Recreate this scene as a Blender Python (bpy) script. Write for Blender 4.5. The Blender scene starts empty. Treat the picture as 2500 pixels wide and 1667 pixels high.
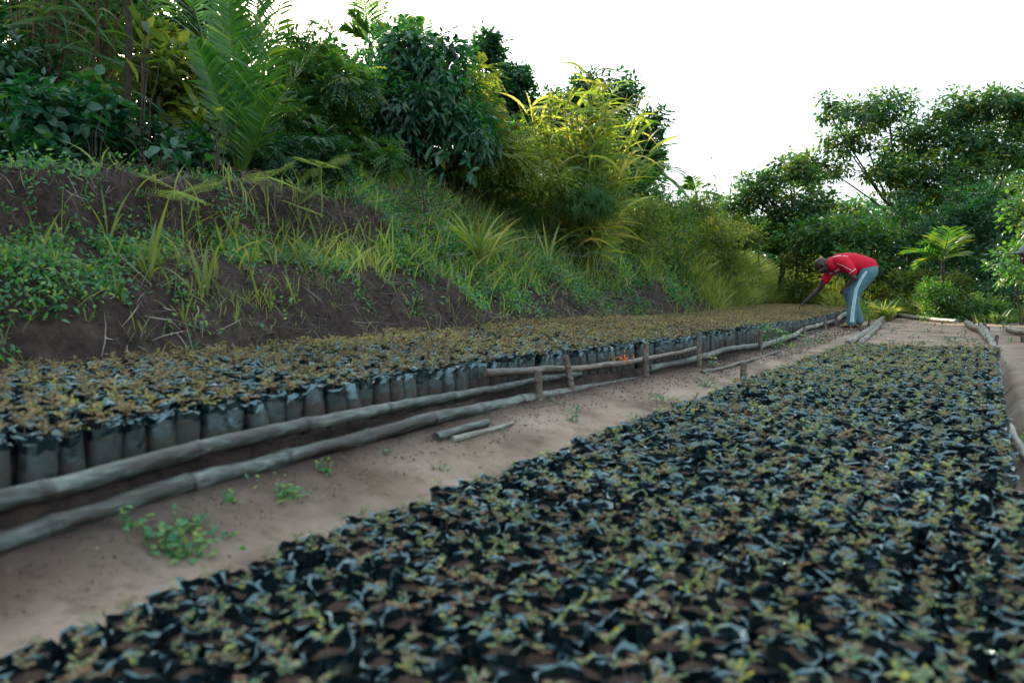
import bpy, math, random
import numpy as np
from mathutils import Vector, Matrix, noise
from mathutils.bvhtree import BVHTree

rng = np.random.default_rng(7)
random.seed(7)
SC = bpy.context.scene
COL = SC.collection

# ------------------------------------------------------------------ camera, sky, sun, exposure
FPX, CX, CY, CH = 1900.0, 1250.0, 833.5, 0.53
PITCH = math.atan(118 / 1900)
cam = bpy.data.cameras.new('camera')
cam.lens = 36 * FPX / 2500
cam.sensor_width = 36
cam.clip_start = 0.05
cam.clip_end = 2000
cam.dof.use_dof = True
cam.dof.focus_distance = 10.5
cam.dof.aperture_fstop = 3.5
camo = bpy.data.objects.new('camera', cam)
COL.objects.link(camo)
camo.location = (0, 0, CH)
camo.rotation_euler = (math.pi / 2 - PITCH, 0, 0)
SC.camera = camo

SUN_AZ = math.radians(-25)      # left of straight ahead
SUN_EL = math.radians(21)
world = bpy.data.worlds.new('World')
SC.world = world
world.use_nodes = True
wn = world.node_tree
wn.nodes.clear()
sky = wn.nodes.new('ShaderNodeTexSky')
sky.sky_type = 'NISHITA'
sky.sun_disc = False
sky.sun_elevation = SUN_EL
sky.sun_rotation = SUN_AZ
sky.dust_density = 4.0
sky.air_density = 1.0
veil = wn.nodes.new('ShaderNodeRGB')          # thin bright overcast veil
veil.outputs[0].default_value = (8.2, 10.2, 10.9, 1)
wmix = wn.nodes.new('ShaderNodeMixRGB')
wmix.inputs[0].default_value = 0.55
bg = wn.nodes.new('ShaderNodeBackground')
bg.inputs[1].default_value = 0.1
wo = wn.nodes.new('ShaderNodeOutputWorld')
wn.links.new(sky.outputs[0], wmix.inputs[1])
wn.links.new(veil.outputs[0], wmix.inputs[2])
wn.links.new(wmix.outputs[0], bg.inputs[0])
wn.links.new(bg.outputs[0], wo.inputs[0])

sun = bpy.data.lights.new('sun', 'SUN')
sun.energy = 5.0
sun.angle = math.radians(1.0)
sun.color = (1.0, 0.86, 0.62)
suno = bpy.data.objects.new('sun', sun)
COL.objects.link(suno)
sd = Vector((math.sin(SUN_AZ) * math.cos(SUN_EL), math.cos(SUN_AZ) * math.cos(SUN_EL), math.sin(SUN_EL)))
suno.rotation_euler = sd.to_track_quat('Z', 'Y').to_euler()
suno.location = sd * 50

SC.view_settings.view_transform = 'Standard'
SC.view_settings.look = 'None'
SC.view_settings.exposure = 1.42
SC.view_settings.gamma = 1.0
SC.view_settings.use_curve_mapping = False
SC.render.engine = 'CYCLES'
SC.cycles.max_bounces = 8
SC.cycles.transparent_max_bounces = 8
SC.cycles.use_denoising = True

# ------------------------------------------------------------------ geometry helpers
DS = np.array([math.sin(math.radians(31.3)), math.cos(math.radians(31.3))])   # along the beds
DN = np.array([-DS[1], DS[0]])                                                # towards the bank


def ray(px, py):
    x, y = (px - CX) / FPX, -(py - CY) / FPX
    return np.array([x, math.cos(PITCH) + y * math.sin(PITCH), -math.sin(PITCH) + y * math.cos(PITCH)])


def G(px, py, z=0.0):
    r = ray(px, py)
    t = (z - CH) / r[2]
    return np.array([r[0] * t, r[1] * t, z])


def WN(px, py, n):
    r = ray(px, py)
    t = n / (r[0] * DN[0] + r[1] * DN[1])
    return np.array([0, 0, CH]) + r * t


def AT(px, py, d):
    r = ray(px, py)
    return np.array([0, 0, CH]) + r * (d / r[1])


def to_sn(x, y):
    return x * DS[0] + y * DS[1], x * DN[0] + y * DN[1]


def XY(s, n):
    return s * DS[0] + n * DN[0], s * DS[1] + n * DN[1]


def vnoise(x, y, seed=0, octs=3):
    """cheap vectorised value noise in -1..1"""
    x = np.asarray(x, float); y = np.asarray(y, float)
    out = np.zeros(np.broadcast(x, y).shape); amp = 1.0; tot = 0
    for o in range(octs):
        xi = np.floor(x).astype(np.int64); yi = np.floor(y).astype(np.int64)
        fx = x - xi; fy = y - yi
        fx = fx * fx * (3 - 2 * fx); fy = fy * fy * (3 - 2 * fy)

        def h(a, b):
            k = (a * 374761393 + b * 668265263 + (seed + o * 17) * 1442695041) & 0xffffffff
            k = ((k ^ (k >> 13)) * 1274126177) & 0xffffffff
            return ((k ^ (k >> 16)) & 0xffff) / 32767.5 - 1
        v = (h(xi, yi) * (1 - fx) + h(xi + 1, yi) * fx) * (1 - fy) + (h(xi, yi + 1) * (1 - fx) + h(xi + 1, yi + 1) * fx) * fy
        out = out + v * amp; tot += amp; amp *= 0.5; x = x * 2.03 + 11.3; y = y * 2.03 + 7.7
    return out / tot


def sm(a, b, x):
    t = np.clip((x - a) / (b - a), 0, 1)
    return t * t * (3 - 2 * t)


FS = [-2, .8, 1.1, 1.6, 2.05, 2.42, 2.5, 3.4, 4.8, 6.85, 8, 10.3, 12.5, 17.9, 21]
FN = [1.55, 1.57, 1.63, 1.68, 1.69, 1.68, 1.75, 1.72, 1.60, 1.68, 1.78, 2.0, 2.06, 2.4, 2.55]
BS = [-2, 1.5, 2.6, 4.1, 6.8, 10, 14, 21]
BN = [3.0, 3.1, 3.18, 3.42, 3.55, 3.95, 4.3, 4.8]
def Fr(s): return np.interp(s, FS, FN)
def Bk(s): return np.interp(s, BS, BN)
def topz(s): return np.interp(s, [7, 10.3, 12, 18], [.24, .17, .165, .21])
def bank_h(s): return np.interp(s, [-6, 0, 2, 5, 7, 11, 16, 20, 24, 28, 33, 40], [1.1, 1.05, 1.1, 1.4, 1.72, 2.1, 2.6, 2.65, 2.2, 1.5, .9, .3])
def bank_w(s): return np.interp(s, [2, 7, 12, 20], [1.6, 1.9, 2.3, 3.0])


def bank_t(s, n):
    return (n - Bk(s) - .06) / bank_w(s)


def Z(s, n):
    s = np.asarray(s, float); n = np.asarray(n, float)
    f, b = Fr(s), Bk(s)
    t = bank_t(s, n) + (.09 * vnoise(s * 1.3, n * .9, 5) + .03 * vnoise(s * 5, n * 2, 6)) * sm(0, .2, bank_t(s, n))
    two = .52 * sm(-.06, .34, t) + .10 * sm(.34, .60, t) + .38 * sm(.58, .70, t)
    one = .86 * np.clip(t, 0, 1) ** .9 + .14 * sm(0, 1, t)
    k = sm(3.8, 6.5, s)
    bank = bank_h(s) * (two * (1 - k) + one * k)
    bank = bank + np.clip(n - b - bank_w(s), 0, 12) * .035
    rough = sm(.02, .2, t)
    bank = bank + rough * (.08 * vnoise(s * 1.7, n * 1.7, 3) + .065 * vnoise(s * 5, n * 5, 9) + .03 * vnoise(s * 15, n * 15, 12))
    z = (.012 * vnoise(s * 2.2, n * 2.2, 1) + .004 * vnoise(s * 11, n * 11, 2)) * (1 - .92 * sm(6.5, 9, s))
    z = z + .05 * sm(1.2, 1.5, n) * (1 - sm(5.5, 8, s)) * (n < b)
    inbed = sm(f - .03, f + .02, n) * (1 - sm(20.9, 21.2, s)) * (n < b + .3)
    z = z * (1 - inbed) + inbed * (topz(s) - .2)
    berm = np.interp(s, [.5, 2, 4, 5.5, 8], [.085, .078, .06, .055, .05]) * sm(f - .088, f - .056, n) * (1 - sm(f + .0, f + .03, n)) * (1 - sm(20.5, 21.5, s))
    berm = berm * (1 + .15 * vnoise(s * 9, n * 5, 14)) + .03 * sm(f - .3, f - .1, n) * (1 - sm(f - .1, f - .08, n)) * (1 - sm(18, 21, s))
    z = z + berm
    z = z + sm(21.4, 26, s) * sm(1.6, 4.2, n) * 1.15
    pit = sm(-.2, -.12, n) * (1 - sm(1.14, 1.17, n)) * (1 - sm(8.1, 8.15, s + .17 * (n - .5)))
    z = z - .17 * pit
    z = z - .10 * (1 - sm(-.2, -.1, n)) * (1 - sm(8, 9.5, s))
    return np.where(t > 0, z * (1 - sm(0, .1, t)) + bank + (topz(s) - .2) * sm(0, .1, t), z)


def ZW(x, y):
    s, n = to_sn(x, y)
    return Z(s, n)


def hitp(px, py):
    r = ray(px, py); tt = np.linspace(.8, 26, 4000); pts = np.array([0, 0, CH]) + tt[:, None] * r
    hit = np.nonzero(pts[:, 2] < ZW(pts[:, 0], pts[:, 1]))[0]
    return pts[hit[0]] if len(hit) else G(px, py, 0)


class Acc:
    def __init__(self):
        self.V = []; self.F3 = []; self.F4 = []; self.r3 = []; self.r4 = []; self.m3 = []; self.m4 = []; self.n = 0

    def add(self, V, F, r=0.5, m=0):
        V = np.asarray(V, float).reshape(-1, 3); F = np.asarray(F, np.int64)
        if len(F) == 0:
            return
        rr = np.broadcast_to(np.asarray(r, float), (len(F),)); mm = np.broadcast_to(np.asarray(m), (len(F),))
        self.V.append(V)
        if F.shape[1] == 3:
            self.F3.append(F + self.n); self.r3.append(rr); self.m3.append(mm)
        else:
            self.F4.append(F + self.n); self.r4.append(rr); self.m4.append(mm)
        self.n += len(V)

    def mesh(self, name, mats, smooth=False):
        me = bpy.data.meshes.new(name)
        V = np.concatenate(self.V)
        F3 = np.concatenate(self.F3) if self.F3 else np.zeros((0, 3), np.int64)
        F4 = np.concatenate(self.F4) if self.F4 else np.zeros((0, 4), np.int64)
        me.vertices.add(len(V)); me.vertices.foreach_set('co', V.astype(np.float32).ravel())
        nl = F3.size + F4.size; nf = len(F3) + len(F4)
        me.loops.add(nl); me.loops.foreach_set('vertex_index', np.concatenate([F3.ravel(), F4.ravel()]).astype(np.int32))
        me.polygons.add(nf)
        st = np.concatenate([np.arange(len(F3)) * 3, F3.size + np.arange(len(F4)) * 4]).astype(np.int32)
        me.polygons.foreach_set('loop_start', st)
        mi = np.concatenate(([np.concatenate(self.m3)] if self.m3 else []) + ([np.concatenate(self.m4)] if self.m4 else []))
        rr = np.concatenate(([np.concatenate(self.r3)] if self.r3 else []) + ([np.concatenate(self.r4)] if self.r4 else []))
        me.polygons.foreach_set('material_index', mi.astype(np.int32))
        me.polygons.foreach_set('use_smooth', np.full(nf, smooth))
        for m in mats:
            me.materials.append(m)
        at = me.attributes.new('rnd', 'FLOAT', 'FACE'); at.data.foreach_set('value', rr.astype(np.float32))
        me.update(calc_edges=True)
        return me

    def build(self, name, mats, parent=None, smooth=False, kind=None, offset=None):
        if not self.V:
            return None
        me = self.mesh(name, mats, smooth)
        o = bpy.data.objects.new(name, me)
        COL.objects.link(o)
        if parent is not None:
            o.parent = parent
            me.transform(Matrix.Translation(-Vector(parent.location)))
        if kind:
            o['kind'] = kind
        return o


def thing(name, label, cat, loc, group=None, rz=0):
    o = bpy.data.objects.new(name, None); COL.objects.link(o)
    o.location = Vector([float(v) for v in loc]); o.rotation_euler = (0, 0, rz)
    o.empty_display_size = .05
    o['label'] = label; o['category'] = cat
    if group: o['group'] = group
    return o


def tag(o, label=None, cat=None, group=None, kind=None):
    if label: o['label'] = label
    if cat: o['category'] = cat
    if group: o['group'] = group
    if kind: o['kind'] = kind
    return o


def unit(v):
    v = np.asarray(v, float)
    return v / (np.linalg.norm(v, axis=-1, keepdims=True) + 1e-9)


T2 = (np.array([(0, 0, 0), (.45, .5, .07), (1, 0, -.08), (.45, -.5, .07)]), np.array([(0, 1, 2), (0, 2, 3)]))
T8 = (np.array([(0, 0, 0), (.28, .44, .07), (.68, .38, .02), (1, 0, -.16), (.68, -.38, .02), (.28, -.44, .07), (.3, 0, 0), (.7, 0, -.05)]),
      np.array([(0, 1, 6), (1, 2, 7), (1, 7, 6), (2, 3, 7), (0, 6, 5), (6, 7, 5), (7, 4, 5), (7, 3, 4)]))
T4 = (np.array([(0, 0, 0), (.3, .5, .06), (.72, .3, -.02), (1, 0, -.16), (.72, -.3, -.02), (.3, -.5, .06)]),
      np.array([(0, 1, 5), (1, 2, 5), (2, 4, 5), (2, 3, 4)]))


def leaves(acc, P, D, U, L, W, tm=T2, r=None, m=0):
    P = np.asarray(P, float); N = len(P)
    if N == 0: return
    D = unit(D); S = unit(np.cross(D, U)); Nn = np.cross(S, D)
    T, F = tm
    L = np.broadcast_to(L, (N,)); W = np.broadcast_to(W, (N,))
    V = P[:, None] + T[None, :, 0, None] * (L[:, None, None] * D[:, None]) + T[None, :, 1, None] * (W[:, None, None] * S[:, None]) \
        + T[None, :, 2, None] * (L[:, None, None] * Nn[:, None])
    FF = F[None] + (np.arange(N) * len(T))[:, None, None]
    if r is None: r = rng.random(N)
    acc.add(V.reshape(-1, 3), FF.reshape(-1, F.shape[1]), np.repeat(r, len(F)), m)


def blades(acc, P, D, L, W, bend, segs=4, side=None, r=None, m=0, shape='blade'):
    P = np.asarray(P, float); N = len(P)
    if N == 0: return
    D = unit(D); L = np.broadcast_to(L, (N,)).astype(float); W = np.broadcast_to(W, (N,)).astype(float)
    if side is None:
        side = np.cross(D, rng.normal(size=(N, 3)))
    side = unit(side)
    t = np.linspace(0, 1, segs + 1)
    C = P[:, None] + L[:, None, None] * (t[None, :, None] * D[:, None] + (t ** 2)[None, :, None] * bend[:, None])
    w = {'blade': .55 + .45 * np.sin(np.pi * np.clip(t * 1.15, 0, 1)), 'leaflet': np.sin(np.pi * (t * .9 + .1)) ** .6}[shape]
    w = w * np.clip((1 - t) * 3.2, 0.02, 1)
    off = (W[:, None, None] * .5) * w[None, :, None] * side[:, None]
    V = np.stack([C - off, C + off], 2).reshape(-1, 3)
    k = np.arange(segs) * 2
    F = np.stack([k, k + 1, k + 3, k + 2], 1)
    FF = F[None] + (np.arange(N) * 2 * (segs + 1))[:, None, None]
    if r is None: r = rng.random(N)
    acc.add(V, FF.reshape(-1, 4), np.repeat(r, segs), m)


def tube(acc, pts, rad, sides=6, r=.5, m=0, cap=True):
    pts = np.asarray(pts, float); k = len(pts); rad = np.broadcast_to(rad, (k,))
    T = unit(np.gradient(pts, axis=0))
    up = np.array([0, 0, 1.0]) if abs(T[:, 2]).mean() < .8 else np.array([1.0, 0, 0])
    A = unit(np.cross(T, up)); B = np.cross(A, T)
    a = np.arange(sides) / sides * 2 * math.pi
    V = pts[:, None] + rad[:, None, None] * (np.cos(a)[None, :, None] * A[:, None] + np.sin(a)[None, :, None] * B[:, None])
    F = []
    for i in range(k - 1):
        for j in range(sides):
            j2 = (j + 1) % sides
            F.append((i * sides + j, i * sides + j2, (i + 1) * sides + j2, (i + 1) * sides + j))
    acc.add(V.reshape(-1, 3), F, r, m)
    if cap:
        for e, i in ((0, 0), (k - 1, 1)):
            Vc = np.concatenate([V[e], pts[e:e + 1]])
            Fc = [((j + 1) % sides, j, sides) if i == 0 else (j, (j + 1) % sides, sides) for j in range(sides)]
            acc.add(Vc, Fc, r, m)


def bez(a, b, sag=0.0, k=8, wob=0.0):
    a, b = np.asarray(a, float), np.asarray(b, float)
    t = np.linspace(0, 1, k)[:, None]
    p = a * (1 - t) + b * t
    p[:, 2] += sag * 4 * (t * (1 - t))[:, 0]
    if wob:
        w = rng.normal(size=(k, 3)) * wob
        w[0] = 0; w[-1] = 0
        p = p + w
    return p


# ------------------------------------------------------------------ materials
def mat(name):
    m = bpy.data.materials.new(name); m.use_nodes = True
    nt = m.node_tree; nt.nodes.clear()
    out = nt.nodes.new('ShaderNodeOutputMaterial')
    return m, nt, out


def ramp(nt, stops, src=None):
    r = nt.nodes.new('ShaderNodeValToRGB')
    e = r.color_ramp.elements
    while len(e) < len(stops): e.new(.5)
    for i, (p, c) in enumerate(stops):
        e[i].position = p; e[i].color = (*c, 1)
    if src is not None: nt.links.new(src, r.inputs[0])
    return r


def leaf_mat(name, stops, trans, tfac=.4, rough=.42, spec=.5, noise_amt=.35):
    m, nt, out = mat(name)
    at = nt.nodes.new('ShaderNodeAttribute'); at.attribute_name = 'rnd'
    cr = ramp(nt, stops, at.outputs['Fac'])
    tc = nt.nodes.new('ShaderNodeNewGeometry')
    nz = nt.nodes.new('ShaderNodeTexNoise'); nz.inputs['Scale'].default_value = 1.4; nz.inputs['Detail'].default_value = 2
    nt.links.new(tc.outputs['Position'], nz.inputs['Vector'])
    mr = nt.nodes.new('ShaderNodeMapRange'); mr.inputs['From Min'].default_value = .3; mr.inputs['From Max'].default_value = .7
    mr.inputs['To Min'].default_value = 1 - noise_amt; mr.inputs['To Max'].default_value = 1 + noise_amt
    nt.links.new(nz.outputs['Fac'], mr.inputs['Value'])
    mul = nt.nodes.new('ShaderNodeVectorMath'); mul.operation = 'SCALE'
    nt.links.new(cr.outputs[0], mul.inputs[0]); nt.links.new(mr.outputs[0], mul.inputs['Scale'])
    bs = nt.nodes.new('ShaderNodeBsdfPrincipled')
    bs.inputs['Roughness'].default_value = rough
    bs.inputs['Specular IOR Level'].default_value = spec
    nt.links.new(mul.outputs[0], bs.inputs['Base Color'])
    tr = nt.nodes.new('ShaderNodeBsdfTranslucent')
    tm = nt.nodes.new('ShaderNodeVectorMath'); tm.operation = 'MULTIPLY'
    nt.links.new(mul.outputs[0], tm.inputs[0]); tm.inputs[1].default_value = trans
    nt.links.new(tm.outputs[0], tr.inputs['Color'])
    mx = nt.nodes.new('ShaderNodeMixShader'); mx.inputs[0].default_value = tfac
    nt.links.new(bs.outputs[0], mx.inputs[1]); nt.links.new(tr.outputs[0], mx.inputs[2])
    nt.links.new(mx.outputs[0], out.inputs[0])
    return m


def rough_mat(name, stops, scale=8, rough=.9, bump=.3, bscale=30, detail=8, spec=.2, coords='pos', stretch=None, dist=.02):
    m, nt, out = mat(name)
    if coords == 'pos':
        g = nt.nodes.new('ShaderNodeNewGeometry'); vec = g.outputs['Position']
    else:
        g = nt.nodes.new('ShaderNodeTexCoord'); vec = g.outputs['Object']
    if stretch:
        mp = nt.nodes.new('ShaderNodeMapping'); mp.inputs['Scale'].default_value = stretch
        nt.links.new(vec, mp.inputs[0]); vec = mp.outputs[0]
    nz = nt.nodes.new('ShaderNodeTexNoise'); nz.inputs['Scale'].default_value = scale; nz.inputs['Detail'].default_value = detail
    nz.inputs['Roughness'].default_value = .65
    nt.links.new(vec, nz.inputs['Vector'])
    cr = ramp(nt, stops, nz.outputs['Fac'])
    n2 = nt.nodes.new('ShaderNodeTexNoise'); n2.inputs['Scale'].default_value = bscale; n2.inputs['Detail'].default_value = 6
    nt.links.new(vec, n2.inputs['Vector'])
    bp = nt.nodes.new('ShaderNodeBump'); bp.inputs['Strength'].default_value = bump; bp.inputs['Distance'].default_value = dist
    nt.links.new(n2.outputs['Fac'], bp.inputs['Height'])
    bs = nt.nodes.new('ShaderNodeBsdfPrincipled'); bs.inputs['Roughness'].default_value = rough
    bs.inputs['Specular IOR Level'].default_value = spec
    nt.links.new(cr.outputs[0], bs.inputs['Base Color']); nt.links.new(bp.outputs[0], bs.inputs['Normal'])
    nt.links.new(bs.outputs[0], out.inputs[0])
    return m


M = {}
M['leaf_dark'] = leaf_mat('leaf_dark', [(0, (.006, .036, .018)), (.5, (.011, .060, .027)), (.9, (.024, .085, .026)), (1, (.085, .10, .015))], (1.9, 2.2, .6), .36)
M['leaf_mid'] = leaf_mat('leaf_mid', [(0, (.014, .07, .03)), (.5, (.035, .11, .032)), (.85, (.09, .16, .03)), (1, (.20, .18, .025))], (2.3, 2.3, .55), .42)
M['leaf_teal'] = leaf_mat('leaf_teal', [(0, (.007, .05, .03)), (.6, (.015, .082, .045)), (.93, (.038, .105, .04)), (1, (.15, .13, .02))], (2.0, 2.1, .5), .38, rough=.36)
M['leaf_yellow'] = leaf_mat('leaf_yellow', [(0, (.045, .10, .03)), (.5, (.11, .16, .035)), (1, (.23, .24, .06))], (1.9, 1.75, .6), .5)
M['leaf_far'] = leaf_mat('leaf_far', [(0, (.010, .055, .030)), (.5, (.03, .10, .036)), (.85, (.12, .17, .032)), (1, (.34, .24, .035))], (2.2, 2.1, .55), .38)
M['leaf_weed'] = leaf_mat('leaf_weed', [(0, (.018, .12, .055)), (.6, (.05, .19, .065)), (1, (.20, .26, .035))], (1.7, 1.8, .5), .4)
M['palm'] = leaf_mat('palm', [(0, (.02, .09, .035)), (.6, (.05, .14, .035)), (1, (.13, .20, .035))], (2.3, 2.3, .5), .45, rough=.35)
M['grass'] = leaf_mat('grass', [(0, (.07, .15, .05)), (.5, (.17, .23, .06)), (.88, (.31, .33, .09)), (1, (.42, .34, .18))], (1.8, 1.7, .5), .5, rough=.5)
M['grass_dull'] = leaf_mat('grass_dull', [(0, (.02, .09, .045)), (.6, (.05, .13, .04)), (1, (.13, .15, .05))], (1.8, 1.8, .5), .4, rough=.5)
M['fern'] = leaf_mat('fern', [(0, (.16, .26, .06)), (1, (.34, .40, .12))], (1.6, 1.5, .6), .45, rough=.6)
M['dead_leaf'] = leaf_mat('dead_leaf', [(0, (.10, .075, .05)), (.6, (.18, .14, .10)), (1, (.28, .23, .17))], (1.2, 1.0, .8), .25, rough=.8)
M['straw'] = leaf_mat('straw', [(0, (.05, .036, .03)), (.6, (.14, .11, .09)), (1, (.34, .30, .25))], (1.0, 1.0, 1.0), .1, rough=.8)
M['bark'] = rough_mat('bark', [(.3, (.028, .022, .017)), (.7, (.085, .07, .055))], 12, .9, .5, 40)
M['cane'] = rough_mat('cane', [(.3, (.035, .02, .012)), (.7, (.13, .075, .035))], 5, .7, .3, 30)
M['soil_pot'] = rough_mat('soil_pot', [(.3, (.024, .015, .012)), (.7, (.075, .045, .035))], 60, .95, .7, 220, dist=.006)
M['seed_a'] = leaf_mat('seed_a', [(0, (.13, .06, .025)), (.2, (.21, .13, .055)), (.6, (.22, .175, .08)), (.85, (.13, .16, .06)), (1, (.32, .28, .05))], (1.2, 1.1, .8), .25, rough=.6)
M['seed_b'] = leaf_mat('seed_b', [(0, (.21, .09, .04)), (.2, (.26, .19, .10)), (.6, (.21, .23, .125)), (.85, (.07, .22, .115)), (1, (.46, .40, .05))], (1.2, 1.2, .8), .25, rough=.6)


def film_mat():
    m, nt, out = mat('black_film')
    tc = nt.nodes.new('ShaderNodeNewGeometry')
    nz = nt.nodes.new('ShaderNodeTexNoise'); nz.inputs['Scale'].default_value = 45; nz.inputs['Detail'].default_value = 4
    nt.links.new(tc.outputs['Position'], nz.inputs['Vector'])
    at = nt.nodes.new('ShaderNodeAttribute'); at.attribute_name = 'rnd'      # 1 = muddy lower side, 0 = clean rim
    mr = nt.nodes.new('ShaderNodeMath'); mr.operation = 'MULTIPLY_ADD'; mr.inputs[1].default_value = 1.5; mr.inputs[2].default_value = -.62
    nt.links.new(nz.outputs['Fac'], mr.inputs[0])
    ad = nt.nodes.new('ShaderNodeMath'); ad.operation = 'ADD'; ad.use_clamp = True
    nt.links.new(mr.outputs[0], ad.inputs[0])
    a2 = nt.nodes.new('ShaderNodeMath'); a2.operation = 'MULTIPLY_ADD'; a2.inputs[1].default_value = 1.1; a2.inputs[2].default_value = -.34
    nt.links.new(at.outputs['Fac'], a2.inputs[0]); nt.links.new(a2.outputs[0], ad.inputs[1])
    cr = ramp(nt, [(0, (.003, .009, .012)), (1, (.060, .048, .039))], ad.outputs[0])
    bs = nt.nodes.new('ShaderNodeBsdfPrincipled'); bs.inputs['Specular IOR Level'].default_value = 1.0; bs.inputs['IOR'].default_value = 1.7; bs.inputs['Specular Tint'].default_value = (.60, .92, 1, 1)
    nt.links.new(cr.outputs[0], bs.inputs['Base Color'])
    rr = nt.nodes.new('ShaderNodeMapRange'); rr.inputs['To Min'].default_value = .16; rr.inputs['To Max'].default_value = .85
    nt.links.new(ad.outputs[0], rr.inputs['Value']); nt.links.new(rr.outputs[0], bs.inputs['Roughness'])
    sp = nt.nodes.new('ShaderNodeMapRange'); sp.inputs['To Min'].default_value = 1.0; sp.inputs['To Max'].default_value = .0
    nt.links.new(ad.outputs[0], sp.inputs['Value']); nt.links.new(sp.outputs[0], bs.inputs['Specular IOR Level'])
    bp = nt.nodes.new('ShaderNodeBump'); bp.inputs['Strength'].default_value = .55; bp.inputs['Distance'].default_value = .004
    nt.links.new(nz.outputs['Fac'], bp.inputs['Height']); nt.links.new(bp.outputs[0], bs.inputs['Normal'])
    nt.links.new(bs.outputs[0], out.inputs[0])
    return m


M['film'] = film_mat()


def pole_mat(name, hue):
    """weathered bamboo or stick: grey green skin with brown patches and dark blotches, along the pole (object x)"""
    m, nt, out = mat(name)
    g = nt.nodes.new('ShaderNodeNewGeometry')
    n1 = nt.nodes.new('ShaderNodeTexNoise'); n1.inputs['Scale'].default_value = 9; n1.inputs['Detail'].default_value = 7; n1.inputs['Roughness'].default_value = .7
    n2 = nt.nodes.new('ShaderNodeTexNoise'); n2.inputs['Scale'].default_value = 55; n2.inputs['Detail'].default_value = 5
    m1 = nt.nodes.new('ShaderNodeMapping'); m1.inputs['Rotation'].default_value = (0, 0, -math.atan2(DS[1], DS[0]))
    m2 = nt.nodes.new('ShaderNodeMapping'); m2.inputs['Scale'].default_value = (.3, 1.6, 1.6)
    nt.links.new(g.outputs['Position'], m1.inputs[0]); nt.links.new(m1.outputs[0], m2.inputs[0])
    nt.links.new(m2.outputs[0], n1.inputs['Vector']); nt.links.new(m2.outputs[0], n2.inputs['Vector'])
    cr = ramp(nt, hue, n1.outputs['Fac'])
    c2 = ramp(nt, [(.38, (.3, .26, .23)), (.6, (1.1, 1.1, 1.1))], n2.outputs['Fac'])
    mx = nt.nodes.new('ShaderNodeMixRGB'); mx.blend_type = 'MULTIPLY'; mx.inputs[0].default_value = .75
    nt.links.new(cr.outputs[0], mx.inputs[1]); nt.links.new(c2.outputs[0], mx.inputs[2])
    at = nt.nodes.new('ShaderNodeAttribute'); at.attribute_name = 'rnd'
    c3 = ramp(nt, [(0, (.3, .25, .2)), (.5, (1, 1, 1)), (1, (1.4, 1.35, 1.2))], at.outputs['Fac'])
    m3 = nt.nodes.new('ShaderNodeMixRGB'); m3.blend_type = 'MULTIPLY'; m3.inputs[0].default_value = 1
    nt.links.new(mx.outputs[0], m3.inputs[1]); nt.links.new(c3.outputs[0], m3.inputs[2])
    bs = nt.nodes.new('ShaderNodeBsdfPrincipled'); bs.inputs['Roughness'].default_value = .5; bs.inputs['Specular IOR Level'].default_value = .5
    bp = nt.nodes.new('ShaderNodeBump'); bp.inputs['Strength'].default_value = .7; bp.inputs['Distance'].default_value = .006
    nt.links.new(n2.outputs['Fac'], bp.inputs['Height']); nt.links.new(bp.outputs[0], bs.inputs['Normal'])
    nt.links.new(m3.outputs[0], bs.inputs['Base Color']); nt.links.new(bs.outputs[0], out.inputs[0])
    return m


M['bamboo'] = pole_mat('bamboo', [(.36, (.012, .009, .007)), (.45, (.035, .028, .021)), (.5, (.052, .06, .055)), (.56, (.085, .105, .098)), (.64, (.16, .18, .16)), (.72, (.14, .105, .07))])
M['stick'] = pole_mat('stick', [(.34, (.028, .02, .016)), (.5, (.10, .075, .057)), (.66, (.22, .175, .135))])
M['pale_log'] = pole_mat('pale_log', [(.32, (.07, .055, .042)), (.5, (.18, .165, .14)), (.7, (.34, .315, .275))])


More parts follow.
